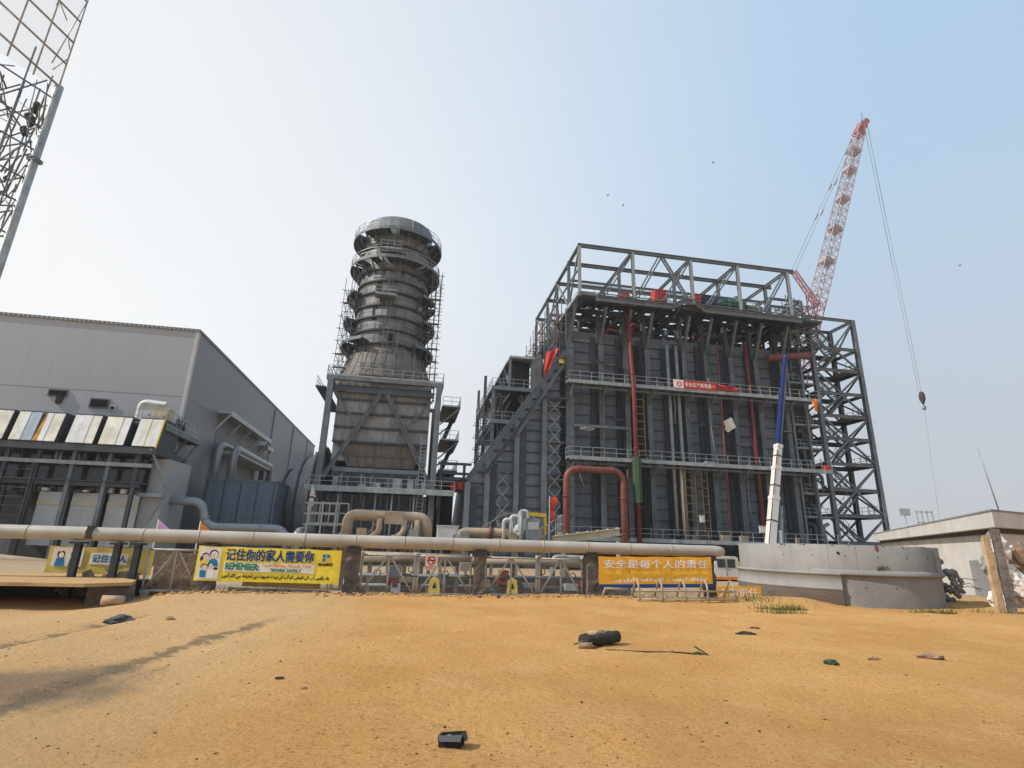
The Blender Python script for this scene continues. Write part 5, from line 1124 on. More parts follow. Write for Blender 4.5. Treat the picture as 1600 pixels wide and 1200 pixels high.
# yellow banner
th = Thing('safety_banner', 'yellow safety banner with blue Chinese writing and a drawn family', 'banner', (-21.1, FB-.4, .3))
Y = Board(th, -23.2, -19.02, FB-.42, .40, 1.40, -.010)
Y.sheet(BANY); W_, H_ = Y.w, Y.h
pic = Y.sheet(PALE, 'picture_panel', .07, .05, .66, .97, .014, .004)
INKH = INKK
def head(cx, cy, r, hair):
    Y.poly(disc(cx, cy+r*.18, r*1.18, r*1.12), hair, 'hair', .020, .002, pic); Y.poly(disc(cx+.01, cy-.01, r*.95, r), SKINI, 'face', .024, .002, pic)
    for e in (-.38, .38): Y.poly(disc(cx+r*e, cy+.01, r*.1, r*.12, 8), INKK, 'eye', .028, .002, pic)
    Y.poly(disc(cx, cy-r*.45, r*.3, r*.1, 8), INKR, 'mouth', .028, .002, pic)
Y.poly([(.32, .42), (.36, .60), (.46, .66), (.58, .6), (.63, .42)], INKT, 'clothes', .018, .002, pic); head(.46, .78, .10, INKK)
Y.poly([(.10, .42), (.13, .58), (.22, .62), (.31, .56), (.33, .42)], INKY, 'clothes', .019, .002, pic); head(.24, .70, .085, INKK)
Y.poly(disc(.14, .62, .05, .09), INKK, 'hair', .017, .002, pic)
Y.poly([(.16, .10), (.14, .28), (.22, .33), (.32, .28), (.32, .10)], INKT, 'clothes', .021, .002, pic); head(.24, .39, .08, INKK)
Y.poly([(.36, .08), (.35, .28), (.44, .36), (.54, .28), (.55, .08)], INKW, 'clothes', .020, .002, pic); head(.44, .45, .085, INKK); Y.poly(disc(.57, .36, .06, .04), INKK, 'hair', .017, .002, pic)
Y.text('记住你的家人需要你', .80, .60, 2.55, .34, INKB, .022)
Y.sheet(PALE, 'white_strip', .78, .29, 3.42, .56, .014, .004)
Y.text('REMEMBER:', .83, .335, .95, .19, INKG, .018)
Y.text('Your Family Needs You!', 1.86, .43, 1.45, .10, INKO, .012)
Y.text('WORK SAFELY', 2.15, .31, .88, .085, INKG, .012)
Y.text(shape('یاد رکھیں آپ کی فیملی کو آپ کی بہت ضرورت ہے احتیاط سے کام کریں'), .78, .07, 3.1, .16, INKK, .012)
for x0, y0, m_ in ((3.62, .78, INKT), (3.74, .78, INKT), (3.62, .66, INKT), (3.74, .66, INKO)):
    Y.sheet(m_, 'logo', x0, y0, x0+.1, y0+.1, .016, .004)
Y.text('哈电集团', 3.52, .52, .42, .09, INKK, .012)
# planks under the yellow banner
for k, (a0, a1, z0, z1, lb) in enumerate(((-22.2, -19.3, -.05, .22, 'grey plank lying on edge under the yellow banner'), (-21.9, -19.6, .24, .40, 'tan plank leaning behind the yellow banner bottom edge'))):
    mb = MB(); mb.prism([(a0, z0), (a1, z0-.06), (a1, z1-.06), (a0, z1)], FB-.1-.3*(1-k), FB-.04-.3*(1-k)); single('plank', mb, BARKL if k else WOODC, lb, 'plank', (a0, FB-.2, z0))
# no smoking sign
th = Thing('warning_sign', 'white no smoking sign with red ring hung on the gate', 'sign', (-16.2, FB-.05, .8)); S = Board(th, -16.38, -15.98, FB+.02, .80, 1.28)
S.sheet(INKW); S.poly(disc(.2, .31, .14, .14, 24), INKR, 'ring', .016); S.poly(disc(.2, .31, .10, .10, 24), INKW, 'ring', .022); S.poly([(.1, .29), (.3, .29), (.3, .33), (.1, .33)], INKK, 'cigarette', .026); S.poly([(.11, .38), (.14, .41), (.29, .24), (.26, .21)], INKR, 'slash', .03); S.sheet(INKR, 'text_bar', .03, .03, .37, .13, .016, .004); S.text('禁止吸烟', .06, .045, .28, .07, INKW, .01, .024)
for a_, b_, lb in ((-15.75, -31.2, 'small yellow folding warning board behind the no smoking sign'), (-12.3, -31.0, 'small yellow folding warning board behind the gate near the orange banner')):
    th = Thing('floor_sign', lb, 'sign', (a_, b_, YARD)); z0 = YARD+.35
    mb = MB(); mb.prism([(a_-.25, z0), (a_+.25, z0), (a_+.2, z0+.55), (a_, z0+.68), (a_-.2, z0+.55)], b_-.03, b_); th.part('front_panel', mb, BANYD); mb = MB(); mb.prism([(a_-.08, z0+.2), (a_+.08, z0+.2), (a_, z0+.45)], b_-.04, b_-.031); th.part('symbol', mb, INKK); mb = MB(); mb.beam((a_-.2, b_, z0), (a_-.25, b_+.1, YARD), .04); mb.beam((a_+.2, b_, z0), (a_+.25, b_+.1, YARD), .04); th.part('legs', mb, STEELL)
# orange banners
th = Thing('safety_banner', 'large orange safety banner with white Chinese writing and a blue base strip', 'banner', (-8.5, FB-.4, .4))
Bn = Board(th, -10.55, -6.36, FB-.42, .36, 1.38, .018); Bn.sheet(BANO); Bn.sheet(INKB, 'base_strip', 0, 0, Bn.w, .12, .016, .004)
Bn.text('安全是每个人的责任', .18, .64, 3.85, .28, INKW, .012); Bn.text("Safety is Everyone's Responsibility", .14, .42, 3.9, .15, INKY, .01); Bn.text(shape('حفاظت سب کی ذمہ داری ہے'), .55, .17, 3.4, .17, INKW, .015)
th = Thing('safety_banner', 'low orange banner piece showing only part of its writing beside the round basin', 'banner', (-5.8, FB-.5, 0)); B2 = Board(th, -6.3, -4.6, FB-.55, .02, .50, .01); B2.sheet(BANO); B2.text('人的责任', .04, .13, 1.5, .28, INKW, .012)
# left yellow banner
th = Thing('safety_banner', 'dusty yellow banner with drawn figures behind the left posts', 'banner', (-26.2, FB+.5, .5)); LB = Board(th, -27.6, -24.7, FB+.35, .50, 1.28, -.01); LB.sheet(BANYD)
LB.poly([(.12, .2), (.95, .2), (.95, .74), (.12, .74)], PALE, 'picture_panel'); 
for cx, m_ in ((.35, INKT), (.72, INKG)): LB.poly([(cx-.14, .2), (cx-.1, .45), (cx+.1, .45), (cx+.14, .2)], m_, 'clothes', .022); LB.poly(disc(cx, .56, .11, .13), INKK, 'hair', .022); LB.poly(disc(cx+.01, .53, .07, .08), SKINI, 'face', .027)
LB.sheet(PALE, 'white_strip', 1.15, .28, 2.2, .62, .016, .004); LB.text('记住家人', 1.2, .34, .95, .22, INKT, .02, .022)
# tubular hoop barrier
th = Thing('hoop_barrier', 'rusty tubular hoop barrier standing on the dirt before the orange banner', 'barrier', (-8, -38.1, 0)); ba = (-9.55, -8.75, -7.95, -7.15, -6.2)
for a_ in ba:
    z0 = 0; mb = MB(); mb.tube(arc_path([(a_, -38.55, 0), (a_, -38.5, .62), (a_+.05, -38.2, .72), (a_+.06, -37.75, .1)], .3, 5), .035, 8); th.part('hoop', mb, TAN2)
for z_, b_ in ((.12, -38.54), (.38, -38.52), (.1, -37.8)):
    mb = MB(); mb.tube([(-9.65, b_, z_), (-6.1, b_, z_)], .03, 8); th.part('rail', mb, TAN2)
mb = MB(); mb.tube([(-10.5, -37.7, .1), (-10.4, -37.7, .36), (-9.6, -37.7, .34)], .045, 8); single('bent_pipe', mb, TAN2, 'short bent pipe stub under the left end of the orange banner', 'pipe', (-10, -37.7, 0))

# ------------------------------------------------------------------ gas skid in the yard behind the gates
sk = Thing('pipe_skid', 'tan pipe skid with manifold and supports behind the gates', 'skid', (-17, -26, YARD)); YB = -25
mb = MB(); mb.tube(arc_path([(-20.3, YB, .6), (-20.3, YB, 3.0), (-16.1, YB, 2.95), (-16.0, YB, 1.4)], .5), .29, 16); sk.part('manifold', mb, SKIDP)
mb = MB(); mb.box(-18.35, -17.35, YB-.42, YB-.36, 2.55, 3.2); sk.part('tag_plate', mb, SKIDP)
for a_ in (-20.3, -18.9, -17.1, -16.2):
    mb = MB(); mb.beam((a_, YB, YARD), (a_, YB, 1.7), .2); mb.beam((a_-.6, YB, 1.6), (a_+.1, YB, 2.6), .12); sk.part('support', mb, TAN2)
for a_ in (-18.6, -17.3, -16.6):
    mb = MB(); mb.tube(arc_path([(a_, YB-.2, 2.8), (a_, YB-.3, 2.1), (a_-.6, YB-.3, 1.7), (a_-.6, YB-.3, .8)], .3, 4), .17, 10); v_ = sk.part('branch_pipe', mb, SKIDP)
    mb = MB(); mb.tube([(a_-.6, YB-.3, 1.62), (a_-.6, YB-.3, 1.72)], .28, 12); sk.part('flange', mb, TAN2, v_)
for k in range(12):
    a_ = -21.5+k*.9; mb = MB(); mb.box(a_, a_+.5, YB-1, YB-.5, 1.5, 1.7+.3*((k*7) % 3)); sk.part('valve_body', mb, random.choice((TAN2, CREAM, GALV)))
mb = MB(); mb.box(-22.5, -9.5, YB-1.2, YB+1.5, 1.3, 1.5); sk.part('deck', mb, TAN2)
for k in range(10): a_ = -22+k*1.35; mb = MB(); mb.beam((a_, YB-1, YARD), (a_, YB-1, 1.3), .16); sk.part('leg', mb, TAN2)
cabinet(-15.0, YB-1.4, 1.5, 1.1, .6, 1.0, WHITEP, 'pale square box on the yard skid right of the tan manifold')
pipe('header_pipe', [(-14.5, YB-.6, 1.0), (-14.2, YB-.6, 2.25), (-11.9, YB-.6, 2.25), (-9.6, YB-.6, 2.1)], .26, SKIDP, 'tan header pipe with a dark red flange on the yard skid', .35)
single('pipe_flange', MB().lathe((0, YB-.6, 2.25), [(.25, -12.7), (.34, -12.7), (.34, -12.5), (.25, -12.5)], 18, 'x'), REDP2, 'dark red flange ring on the tan header pipe', 'flange', (-12.6, YB-.6, 2))
vs = Thing('valve_set', 'white pipe loops and grey box with a yellow arm on the yard skid', 'valves', (-11, YB, 1.5))
for a_, h in ((-11.9, 3.0), (-11.5, 3.2), (-11.0, 3.5)):
    mb = MB(); mb.tube(arc_path([(a_, YB-.8, 1.5), (a_, YB-.8, h), (a_+.45, YB-.8, h), (a_+.45, YB-.8, 2.0)], .2, 5), .09, 10); vs.part('pipe_loop', mb, WHITEP)
mb = MB(); mb.box(-10.7, -9.9, YB-1.1, YB-.4, 1.9, 3.1); vs.part('instrument_box', mb, STEELL); mb = MB(); mb.box(-10.6, -10, YB-1.13, YB-1.1, 2.5, 2.9); vs.part('label_plate', mb, WHITEP)
mb = MB(); mb.beam((-10.6, YB-.8, 3.35), (-9.5, YB-.8, 3.3), .16, .2); mb.beam((-9.55, YB-.8, 3.3), (-9.55, YB-.8, 2.3), .14); vs.part('arm', mb, YELLP)
mb = MB(); mb.rock((-11.1, YB-.9, 2.45), .3, (1, 1, 1), 4, 2); vs.part('actuator', mb, WHITEP); mb = MB(); mb.tube([(-11.0, YB-1.2, 1.3), (-11.0, YB-1.2, 3.5)], .1, 8); vs.part('post', mb, STEELL)
for lb, pts in (('railing of the yard stair left of the white pipe loops', [(-12.9, YB+.5, 1.5), (-11.6, YB+.5, 2.3), (-9.9, YB+.5, 2.3)]), ('railing of the yard stair right of the grey instrument box', [(-9.6, YB, 1.5), (-8.3, YB, 2.3), (-8.2, YB+1.5, 2.3)])):
    single('yard_railing', MB().rail(pts, 1.1, .55, .05), GALV, lb, 'railing', pts[0])
ct = Thing('cable_tray', 'cream steel beam tray rising to the right behind the long pipe', 'tray', (-7, YB, 1.8))
mb = MB(); mb.ibeam((-9.0, YB-.4, 2.0), (-4.9, YB+.2, 2.55), .35, .42, .05); ct.part('beam', mb, CREAM); mb = MB(); mb.ibeam((-8.6, YB+.7, 2.0), (-4.3, YB+1.4, 2.6), .35, .42, .05); ct.part('beam', mb, CREAM)
for k in range(7): t = k/6; mb = MB(); mb.beam((-8.8+3.9*t, YB-.4+.6*t, 2.22+.54*t), (-8.4+3.9*t, YB+.8+.6*t, 2.22+.54*t), .12); ct.part('cross_bar', mb, CREAM)
for a_ in (-8.3, -5.0): mb = MB(); mb.beam((a_, YB-.1, YARD), (a_, YB-.1, 2.0), .18); ct.part('leg', mb, CREAM)
lt = Thing('access_ladder_cage', 'galvanised open ladder frame at the left end of the yard skid', 'frame', (-21.8, YB, YARD))
for a_ in (-22.3, -21.6, -20.9): mb = MB(); mb.beam((a_, YB-.5, YARD), (a_, YB-.5, 3.6), .09); lt.part('stile', mb, GALV)
for k in range(7): mb = MB(); mb.beam((-22.5, YB-.5, .2+.55*k), (-20.8, YB-.5, .2+.55*k), .07); lt.part('rung', mb, GALV)
mb = MB(); mb.rail([(-22.4, YB+.6, 2.4), (-20.4, YB+.6, 2.4)], 1.2, .5, .06); lt.part('railing', mb, GALV)
# lower row seen through the gates
lr = Thing('supply_header', 'low tan supply pipe on stanchions seen through the gates', 'pipe', (-13, -30, YARD))
mb = MB(); mb.tube([(-19, -30, .98), (-14.2, -30, .95)], .24, 14); lr.part('run', mb, SKIDG); mb = MB(); mb.tube([(-14.1, -30.2, .93), (-8.4, -30.2, .86)], .17, 14); lr.part('run', mb, SKIDG)
for k in range(9): a_ = -18.6+k*1.3; mb = MB(); mb.beam((a_, -30, YARD), (a_, -30, .8), .16); lr.part('stanchion', mb, SKIDG)
for z_ in (.25, -.15): mb = MB(); mb.tube([(-19, -30.6, z_), (-8.3, -30.6, z_)], .07, 8); lr.part('thin_pipe', mb, STEEL)
random.seed(14)
for k in range(16):
    a_ = random.uniform(-18.8, -8.5); z_ = random.uniform(-.6, .5); mb = MB(); mb.box(a_, a_+random.uniform(.2, .7), -30.9, -30.4, z_, z_+random.uniform(.15, .5)); lr.part('fitting', mb, random.choice((SKIDG, STEEL, STEEL, REDP2, STEELL)))
for k in range(7):
    a_ = -18.2+k*1.45; mb = MB(); mb.lathe((a_, -30.95, .35+.2*(k % 2)), [(.13, -.02), (.17, -.02), (.17, .02), (.13, .02)], 14, 'y'); lr.part('handwheel', mb, REDP2 if k % 2 else STEELD)
single('low_wall', MB().box(-19.2, -6, -29.2, -28.9, YARD-.1, .25), WOODC, 'low brown kerb wall behind the gates', 'wall', (-12, -29, YARD))
pipe('yard_pipe', [(-9.8, -28.5, YARD), (-9.8, -28.5, 1.15), (-7.2, -28.5, 1.1), (-7.2, -28.5, YARD)], .12, STEELL, 'pale hoop pipe behind the large orange banner', .3)
# flags and logo board
for a_, z0, z1, m_, lb in ((-25.9, 1.85, 2.15, PINK, 'small lilac pennant on a stick behind the long pipe'), (-24.5, 1.3, 2.12, ORANGE, 'small orange pennant on a stick behind the long pipe')):
    th = Thing('pennant', lb, 'flag', (a_, -34, YARD)); mb = MB(); mb.tube([(a_, -34, YARD), (a_, -34, 2.2)], .025, 6); th.part('stick', mb, CREAM); mb = MB(); mb.prism([(a_+.02, z1-.32), (a_+.45, z1-.3), (a_+.02, z1+.03)], -34.02, -34.0); th.part('cloth', mb, m_)
th = Thing('logo_board', 'white pointed board with a black ring at the left foot of the stack', 'sign', (-27, 2, 4)); mb = MB(); mb.prism([(-27.3, 4.4), (-26.75, 4.9), (-26.6, 5.9), (-26.9, 6.6), (-27.1, 7.0)], 2, 2.04); th.part('panel', mb, WHITEP); mb = MB(); mb.lathe((-26.98, 1.98, 5.4), [(.26, -.01), (.4, -.01), (.4, .01), (.26, .01)], 20, 'y'); th.part('ring', mb, INKK); mb = MB(); mb.prism([(-26.75, 5.9), (-26.6, 5.9), (-26.7, 6.2)], 1.96, 1.99); th.part('mark', mb, INKR); mb = MB(); mb.beam((-27.2, 2.1, YARD), (-27.2, 2.1, 6.8), .08); th.part('post', mb, STEEL)

# ------------------------------------------------------------------ round concrete basin and pump house on the right
BC = (13.0, 22.4); R0 = 3.43
ba = Thing('round_basin', 'round grey concrete basin rising from the sandy dirt at right', 'basin', (BC[0], BC[1], 0), False)
mb = MB(); mb.lathe((BC[0], BC[1], 0), [(R0, 1.0), (R0, 1.97), (R0-.02, 1.99), (R0-.26, 1.99), (R0-.28, 1.97), (R0-.28, .6), (0, .55)], 96); ba.part('upper_wall', mb, CONC)
mb = MB(); mb.lathe((BC[0], BC[1], 0), [(R0-.05, -.4), (R0-.05, 1.0)], 96); ba.part('lower_wall', mb, CONC)
mb = MB(); mb.lathe((BC[0], BC[1], 0), [(R0-.04, 1.02), (R0+.07, 1.0), (R0+.08, 1.04), (R0+.02, 1.17), (R0-.01, 1.18)], 60, 'z', radians(228), radians(400), True); ba.part('ledge', mb, CONC)
mb = MB(); mb.lathe((BC[0], BC[1], 0), [(R0-.04, -.4), (R0+.13, -.4), (R0+.13, .5), (R0+.17, .52), (R0+.17, .56), (R0+.1, .58), (R0+.1, .98), (R0+.15, 1.0), (R0+.15, 1.04), (R0-.01, 1.08)], 40, 'z', radians(140), radians(243), True); ba.part('side_step', mb, CONC)
t = radians(263); d = Vector((cos(t), sin(t), 0)); c = Vector((BC[0], BC[1], 0))+d*R0; mb = MB(); mb.beam(c+Vector((0, 0, 1.82)), c+Vector((0, 0, 1.995)), .07, .04, tuple(d)); ba.part('rust_hook', mb, REDP2)
t = radians(305); d = Vector((cos(t), sin(t), 0)); c = Vector((BC[0], BC[1], 0))+d*(R0+.005); mb = MB(); mb.beam(c+Vector((0, 0, 1.2)), c+Vector((0, 0, 1.985)), .14, .05, tuple(d)); ba.part('wall_rib', mb, CONC)
for dg in (218, 238, 252, 281, 318):
    t = radians(dg); d = Vector((cos(t), sin(t), 0)); c = Vector((BC[0], BC[1], 0))+d*(R0+.0); mb = MB(); mb.beam(c+Vector((0, 0, 1.19)), c+Vector((0, 0, 1.985)), .014, .012, tuple(d)); ba.part('form_joint', mb, CONCG)
random.seed(12)
for k in range(16):
    t = radians(205+k*8.3); rr_ = R0+.002 if k % 2 else R0-.048; d = Vector((cos(t), sin(t), 0)); c = Vector((BC[0], BC[1], 1.62 if k % 2 else .62))+d*rr_
    if k % 2 == 0 and t < radians(244): continue
    mb = MB(); mb.tube([c-d*.02, c+d*.004], .022, 8); ba.part('tie_hole', mb, CHAR)
for k in range(14):
    t = radians(random.uniform(205, 335)); d = Vector((cos(t), sin(t), 0)); c = Vector((BC[0], BC[1], 1.985))+d*(R0-.01); mb = MB(); mb.rock(c, random.uniform(.015, .05), (1.6, 1, .5), k, 1); ba.part('mortar_crumb', mb, CONC)
mb = MB()
for k in range(5): t = radians(262+k*1.3); mb.box(BC[0]+(R0+.02)*cos(t)-.01, BC[0]+(R0+.02)*cos(t)+.01, BC[1]+(R0+.02)*sin(t)-.02, BC[1]+(R0+.02)*sin(t)+.01, 1.18+.02*k, 1.3+.03*(k % 3))
ba.split('form_tie', mb, CHAR)
mb = MB(); mb.lathe((BC[0]+R0*cos(radians(243)), BC[1]+R0*sin(radians(243))-.01, 1.72), [(0, -.03), (.04, -.03), (.04, .02)], 10, 'y'); ba.part('tie_hole', mb, DARK)
ph = Thing('pump_house', 'pale concrete pump house with projecting flat parapet at far right', 'building', (19, 21.5, 0), False)
def poly_in(poly, d):
    o = []; n = len(poly)
    for i in range(n):
        p0, p1, p2 = Vector(poly[i-1]), Vector(poly[i]), Vector(poly[(i+1) % n]); d1 = (p1-p0).normalized(); d2 = (p2-p1).normalized(); n1 = Vector((-d1.y, d1.x)); n2 = Vector((-d2.y, d2.x)); b_ = (n1+n2); b_ = b_/max(.2, b_.dot(n1)); o.append(tuple(p1+b_*d))
    return o
FP = [(19.0, 21.45), (40.0, 31.6), (48, 52), (33.2, 50.2)]
WP = poly_in(FP, .42)
mb = MB(); mb.prism(FP, 2.86, 3.5, 'xy'); ph.part('parapet', mb, CONCL)
mb = MB(); mb.prism(poly_in(FP, -.03), 3.46, 3.53, 'xy'); ph.part('coping', mb, CONCG)
mb = MB(); mb.prism(WP, -.3, 2.86, 'xy'); wl = ph.part('wall', mb, CONCL)
mb = MB(); mb.prism(poly_in(FP, .36), 2.66, 2.855, 'xy'); ph.part('soffit_shade_band', mb, CONCD)  # overhang shade put in as a dark band below the parapet
PW = [WP[0], tuple(Vector(WP[0])+(Vector(WP[3])-Vector(WP[0]))*.16)]
d_ = (Vector(PW[1])-Vector(PW[0])).normalized(); n_ = Vector((d_.y, -d_.x)); n_ = -n_ if n_.dot(Vector((-1, 0))) < 0 else n_
def wp3(t, z, o=.02): p = Vector(PW[0])+(Vector(PW[1])-Vector(PW[0]))*t+n_*o; return (p.x, p.y, z)
mb = MB()
q = [(0.02, -.2), (.98, -.2), (.98, 1.55), (.7, 1.58), (.69, 1.45), (.3, 1.46), (.29, 1.35), (.02, 1.36)]
for o_ in (.03, -.05):
    for t, z in q: mb.v.append(wp3(t, z, o_))
mb.face(tuple(range(8))); mb.face(tuple(range(15, 7, -1)))
for i in range(8): mb.face((i, 8+i, 8+(i+1) % 8, (i+1) % 8))
ph.part('plaster_patch', mb, CONCG)
# broken wall end between basin and pump house
bw = Thing('broken_wall', 'ragged broken masonry stub between the basin and the pump house', 'wall', (16.6, 21.2, 0), False)
mb = MB()
for k in range(26): rr = random.Random(k); zz = k*.075; mb.rock((16.55+.25*sin(k)-.02*k+rr.uniform(-.1, .1), 21.3+rr.uniform(-.2, .2), zz), rr.uniform(.08, .19), (1, 1, .9), k, 2)
bw.part('masonry', mb, CONCG); mb = MB()
for k in range(10): rr = random.Random(k+50); mb.rock((16.75+rr.uniform(-.15, .15), 21.05, .3+k*.09), rr.uniform(.1, .17), (1, .8, 1), k+9, 1)
bw.part('plaster_lump', mb, CONC); mb = MB()
for k in range(3): rr = random.Random(k+80); mb.tube([(16.6, 21.1, .5+k*.15), (16.9+rr.uniform(0, .5), 20.95, .5+k*.15+rr.uniform(-.1, .4)), (17.1+rr.uniform(0, .6), 20.9, .4+k*.15+rr.uniform(-.2, .2))], .012, 5)
bw.split('rebar', mb, STEELD)
# timber post at right
tpst = Thing('timber_post', 'leaning timber and steel post standing in the dirt at the right edge', 'post', (16.0, 18.3, 0), False)
mb = MB(); b_ = len(mb.v)
for k in range(9):
    t = k/8; z = -.2+2.55*t; j = random.Random(k); 
    for x_, y_ in ((-.15, -.05), (.13, -.07), (.14, .07), (-.14, .08)): mb.v.append((15.85+x_*.75-.0*t+j.uniform(-.015, .015), 18.35+y_, z+(j.uniform(-.06, .06) if k == 8 else 0)))
for k in range(8):
    for i in range(4): mb.face((b_+k*4+i, b_+k*4+(i+1) % 4, b_+(k+1)*4+(i+1) % 4, b_+(k+1)*4+i))
mb.face((b_, b_+1, b_+2, b_+3)); mb.face((b_+32, b_+33, b_+34, b_+35)); tpst.part('board', mb, BARKL)
mb = MB(); mb.beam((16.1, 18.22, -.2), (16.1, 18.22, 2.62), .2, .24, (.5, 1, 0)); tpst.part('square_beam', mb, WOODC)
# crumpled rubbish behind the post
rb = Thing('rubbish_heap', 'tall heap of crumpled pale sheeting and sacks behind the timber post', 'heap', (18.6, 20.6, 0), False)
for k in range(38):
    rr = random.Random(k); x_ = 17.55+rr.uniform(-.1, 1.9); z_ = rr.uniform(.05, 2.1); y_ = 20.2+rr.uniform(-.1, .3)+.25*(x_-17.7); r = rr.uniform(.2, .42)
    bm = bmesh.new(); bmesh.ops.create_icosphere(bm, subdivisions=3, radius=1); mb = MB()
    for v in bm.verts:
        q = v.co*(.75+.55*noise.noise(v.co*1.6+Vector((k*3.1, k, 0)))+.5*abs(noise.noise(v.co*4.1+Vector((k, k*2.3, 1))))); mb.v.append((x_+q.x*r, y_+q.y*r*.5, max(-.05, z_+q.z*r*1.3)))
    for f in bm.faces: mb.face(tuple(v.index for v in f.verts))
    bm.free(); rb.part('sheeting', mb, rr.choice((PLAST, PLAST, PALE, BARK, CONC, RUBBLE, CONCG, TAN2)))
mb = MB(); mb.tube([(19.3, 21.45, 3.5), (19.05, 21.5, 6.0)], .025, 6); single('antenna_rod', mb, STEELL, 'thin antenna rod on the front corner of the pump house roof', 'antenna', (19.3, 21.45, 3.5), False)
mb = MB(); mb.tube([(24.9, 36, 3.5), (24.9, 36, 4.7)], .05, 6); single('antenna_rod', mb, STEELD, 'short dark rod halfway along the pump house roof edge', 'antenna', (24.9, 36, 3.5), False)
# distant pylons over the roof line
th = Thing('distant_floodlight', 'tiny distant floodlight pole above the pump house roof', 'lamp', (232, 320, -1), False); mb = MB(); mb.tube([(232, 320, -1), (232, 320, 26)], .5, 6); th.part('pole', mb, STEELL); mb = MB(); mb.box(229, 235, 319.5, 320.5, 24, 28); th.part('lamp_head', mb, STEELL)
th = Thing('distant_lattice', 'tiny distant lattice frame above the pump house roof', 'tower', (240, 316, -1), False)
for k in range(4): mb = MB(); mb.beam((236+k*3, 316, -1), (236+k*3, 316, 27), .5); th.part('leg', mb, STEELL)
for z_ in (8, 14, 20, 26): mb = MB(); mb.beam((236, 316, z_), (245, 316, z_), .5); th.part('beam', mb, STEELL)

# ------------------------------------------------------------------ left foreground: slab, dark wall, rubble, netted scaffold
sb = Thing('concrete_slab', 'raised dusty concrete slab with dark hollow below at the left', 'slab', (-14, 15, 0), False)
mb = MB(); n = 20; b_ = len(mb.v); edge = [(-30, 12.6)]+[(-22+k*.62+random.uniform(-.1, .1), 13.2+.09*k+random.uniform(-.05, .05)) for k in range(19)]+[(-10.2, 15.6), (-10.6, 16.4), (-13.2, 18.3), (-16, 23), (-31, 33), (-40, 30)]
mb.prism(edge, .335, .42, 'xy'); sb.part('top', mb, DIRT)
for x_, y_, w_ in ((-10.9, 15.6, .9), (-14.5, 15.0, .5), (-19, 14.5, .6)):
    mb = MB(); mb.box(x_-w_/2, x_+w_/2, y_, y_+.6, -.4, .332); sb.part('block', mb, WOODC)
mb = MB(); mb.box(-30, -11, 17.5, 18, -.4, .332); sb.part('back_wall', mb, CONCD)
mb = MB(); mb.tube([(-10.45, 14.95, .02), (-10.0, 15.15, .0)], .12, 12); single('pipe_stub', mb, BARKL, 'pale round stub lying at the right end of the slab', 'pipe', (-10.5, 14.9, 0), False)
mb = MB(); mb.box(-62, -33.6, 38, 38.5, -.6, 1.75); single('dark_wall', mb, CONCD, 'low dark grey wall beyond the slab at the left edge', 'wall', (-45, 38, -.6), False)
mb = MB(); mb.box(-62, -33.4, 37.9, 38.6, 1.75, 1.85); single('wall_coping', mb, CONC, 'pale coping on the low dark wall at the left edge', 'coping', (-45, 38, 1.75), False)
hp_ = Thing('rubble_heap', 'brown heap of broken rubble under the pipe left of the gates', 'rubble', (-12.4, 17.6, 0), False)
for k in range(34): rr = random.Random(k+200); x_ = rr.uniform(-13.3, -10.7); h = .75*max(0, 1-abs(x_+12)/1.6); mb = MB(); mb.rock((x_, 17.5+rr.uniform(-.5, .5), rr.uniform(-.05, h)), rr.uniform(.1, .28), (1.2, 1, .8), k+60, 1); hp_.part('chunk', mb, rr.choice((RUBBLE, RUBBLE, CONC, BARK)))
tw = Thing('site_scaffold', 'tall tube scaffold with grey corner post and pale netting at the top left edge', 'scaffold', (-25.6, 24, 0), False)
random.seed(77)
PT = Vector((-25.65, 24.0, 0)); D1 = Vector((-.30, -.954, 0)); D2 = Vector((-.96, .28, 0)); UZ = Vector((0, 0, 1))
tw.part('corner_post', MB().tube([PT-UZ*.2, PT+UZ*25.4], .2, 12), GALV)
mb = MB(); mb.box(PT.x-.24, PT.x+.24, PT.y-.24, PT.y+.24, 12.2, 12.5); mb.box(PT.x-.24, PT.x+.24, PT.y-.24, PT.y+.24, 20.4, 20.6); tw.split('post_collar', mb, STEEL)
def tb(name, p, q, r=.05, m=STEEL): tw.part(name, MB().tube([p, q], r, 6), m)
for k in range(1, 4):
    tb('standard', PT+D1*1.5*k-UZ*.2, PT+D1*1.5*k+UZ*(25+random.random()*2)); tb('standard', PT+D2*1.6*k-UZ*.2, PT+D2*1.6*k+UZ*(25+random.random()*2)); tb('standard', PT+D2*1.6*k+D1*1.6-UZ*.2, PT+D2*1.6*k+D1*1.6+UZ*25)
for k in range(15):
    z = 1.2+k*1.65; j = lambda: UZ*(z+random.uniform(-.25, .25))
    tb('ledger', PT+j(), PT+D1*4.8+j(), .045); tb('transom', PT+j(), PT+D2*5+j(), .045); tb('transom', PT+D1*1.5+j(), PT+D1*1.5+D2*5+j(), .04)
for k in range(95):
    z = 10+random.random()*14; a = random.random()*3.6; b = random.choice((D1, D2)); tb('brace', PT+b*a+UZ*z, PT+b*max(0.1, a+random.uniform(-2, 2))+random.choice((D1, D2))*random.random()*.8+UZ*(z+random.uniform(.8, 3.2)), random.choice((.035, .045, .03)))
for k in range(12):
    c = PT+random.choice((D1, D2))*(.5+random.random()*3)+UZ*(10+random.random()*14); tw.part('coupler', MB().rock(c, .11, (1, .6, 1.4), k, 1), STEELD)
for k in range(7): tw.part('rope_bundle', MB().rock(PT+D2*(1.5+.25*sin(k*2))+UZ*(22.6+k*.3), .2, (1, .7, 1.2), 5+k, 2), CHAR)
mb = MB(); nn = 14
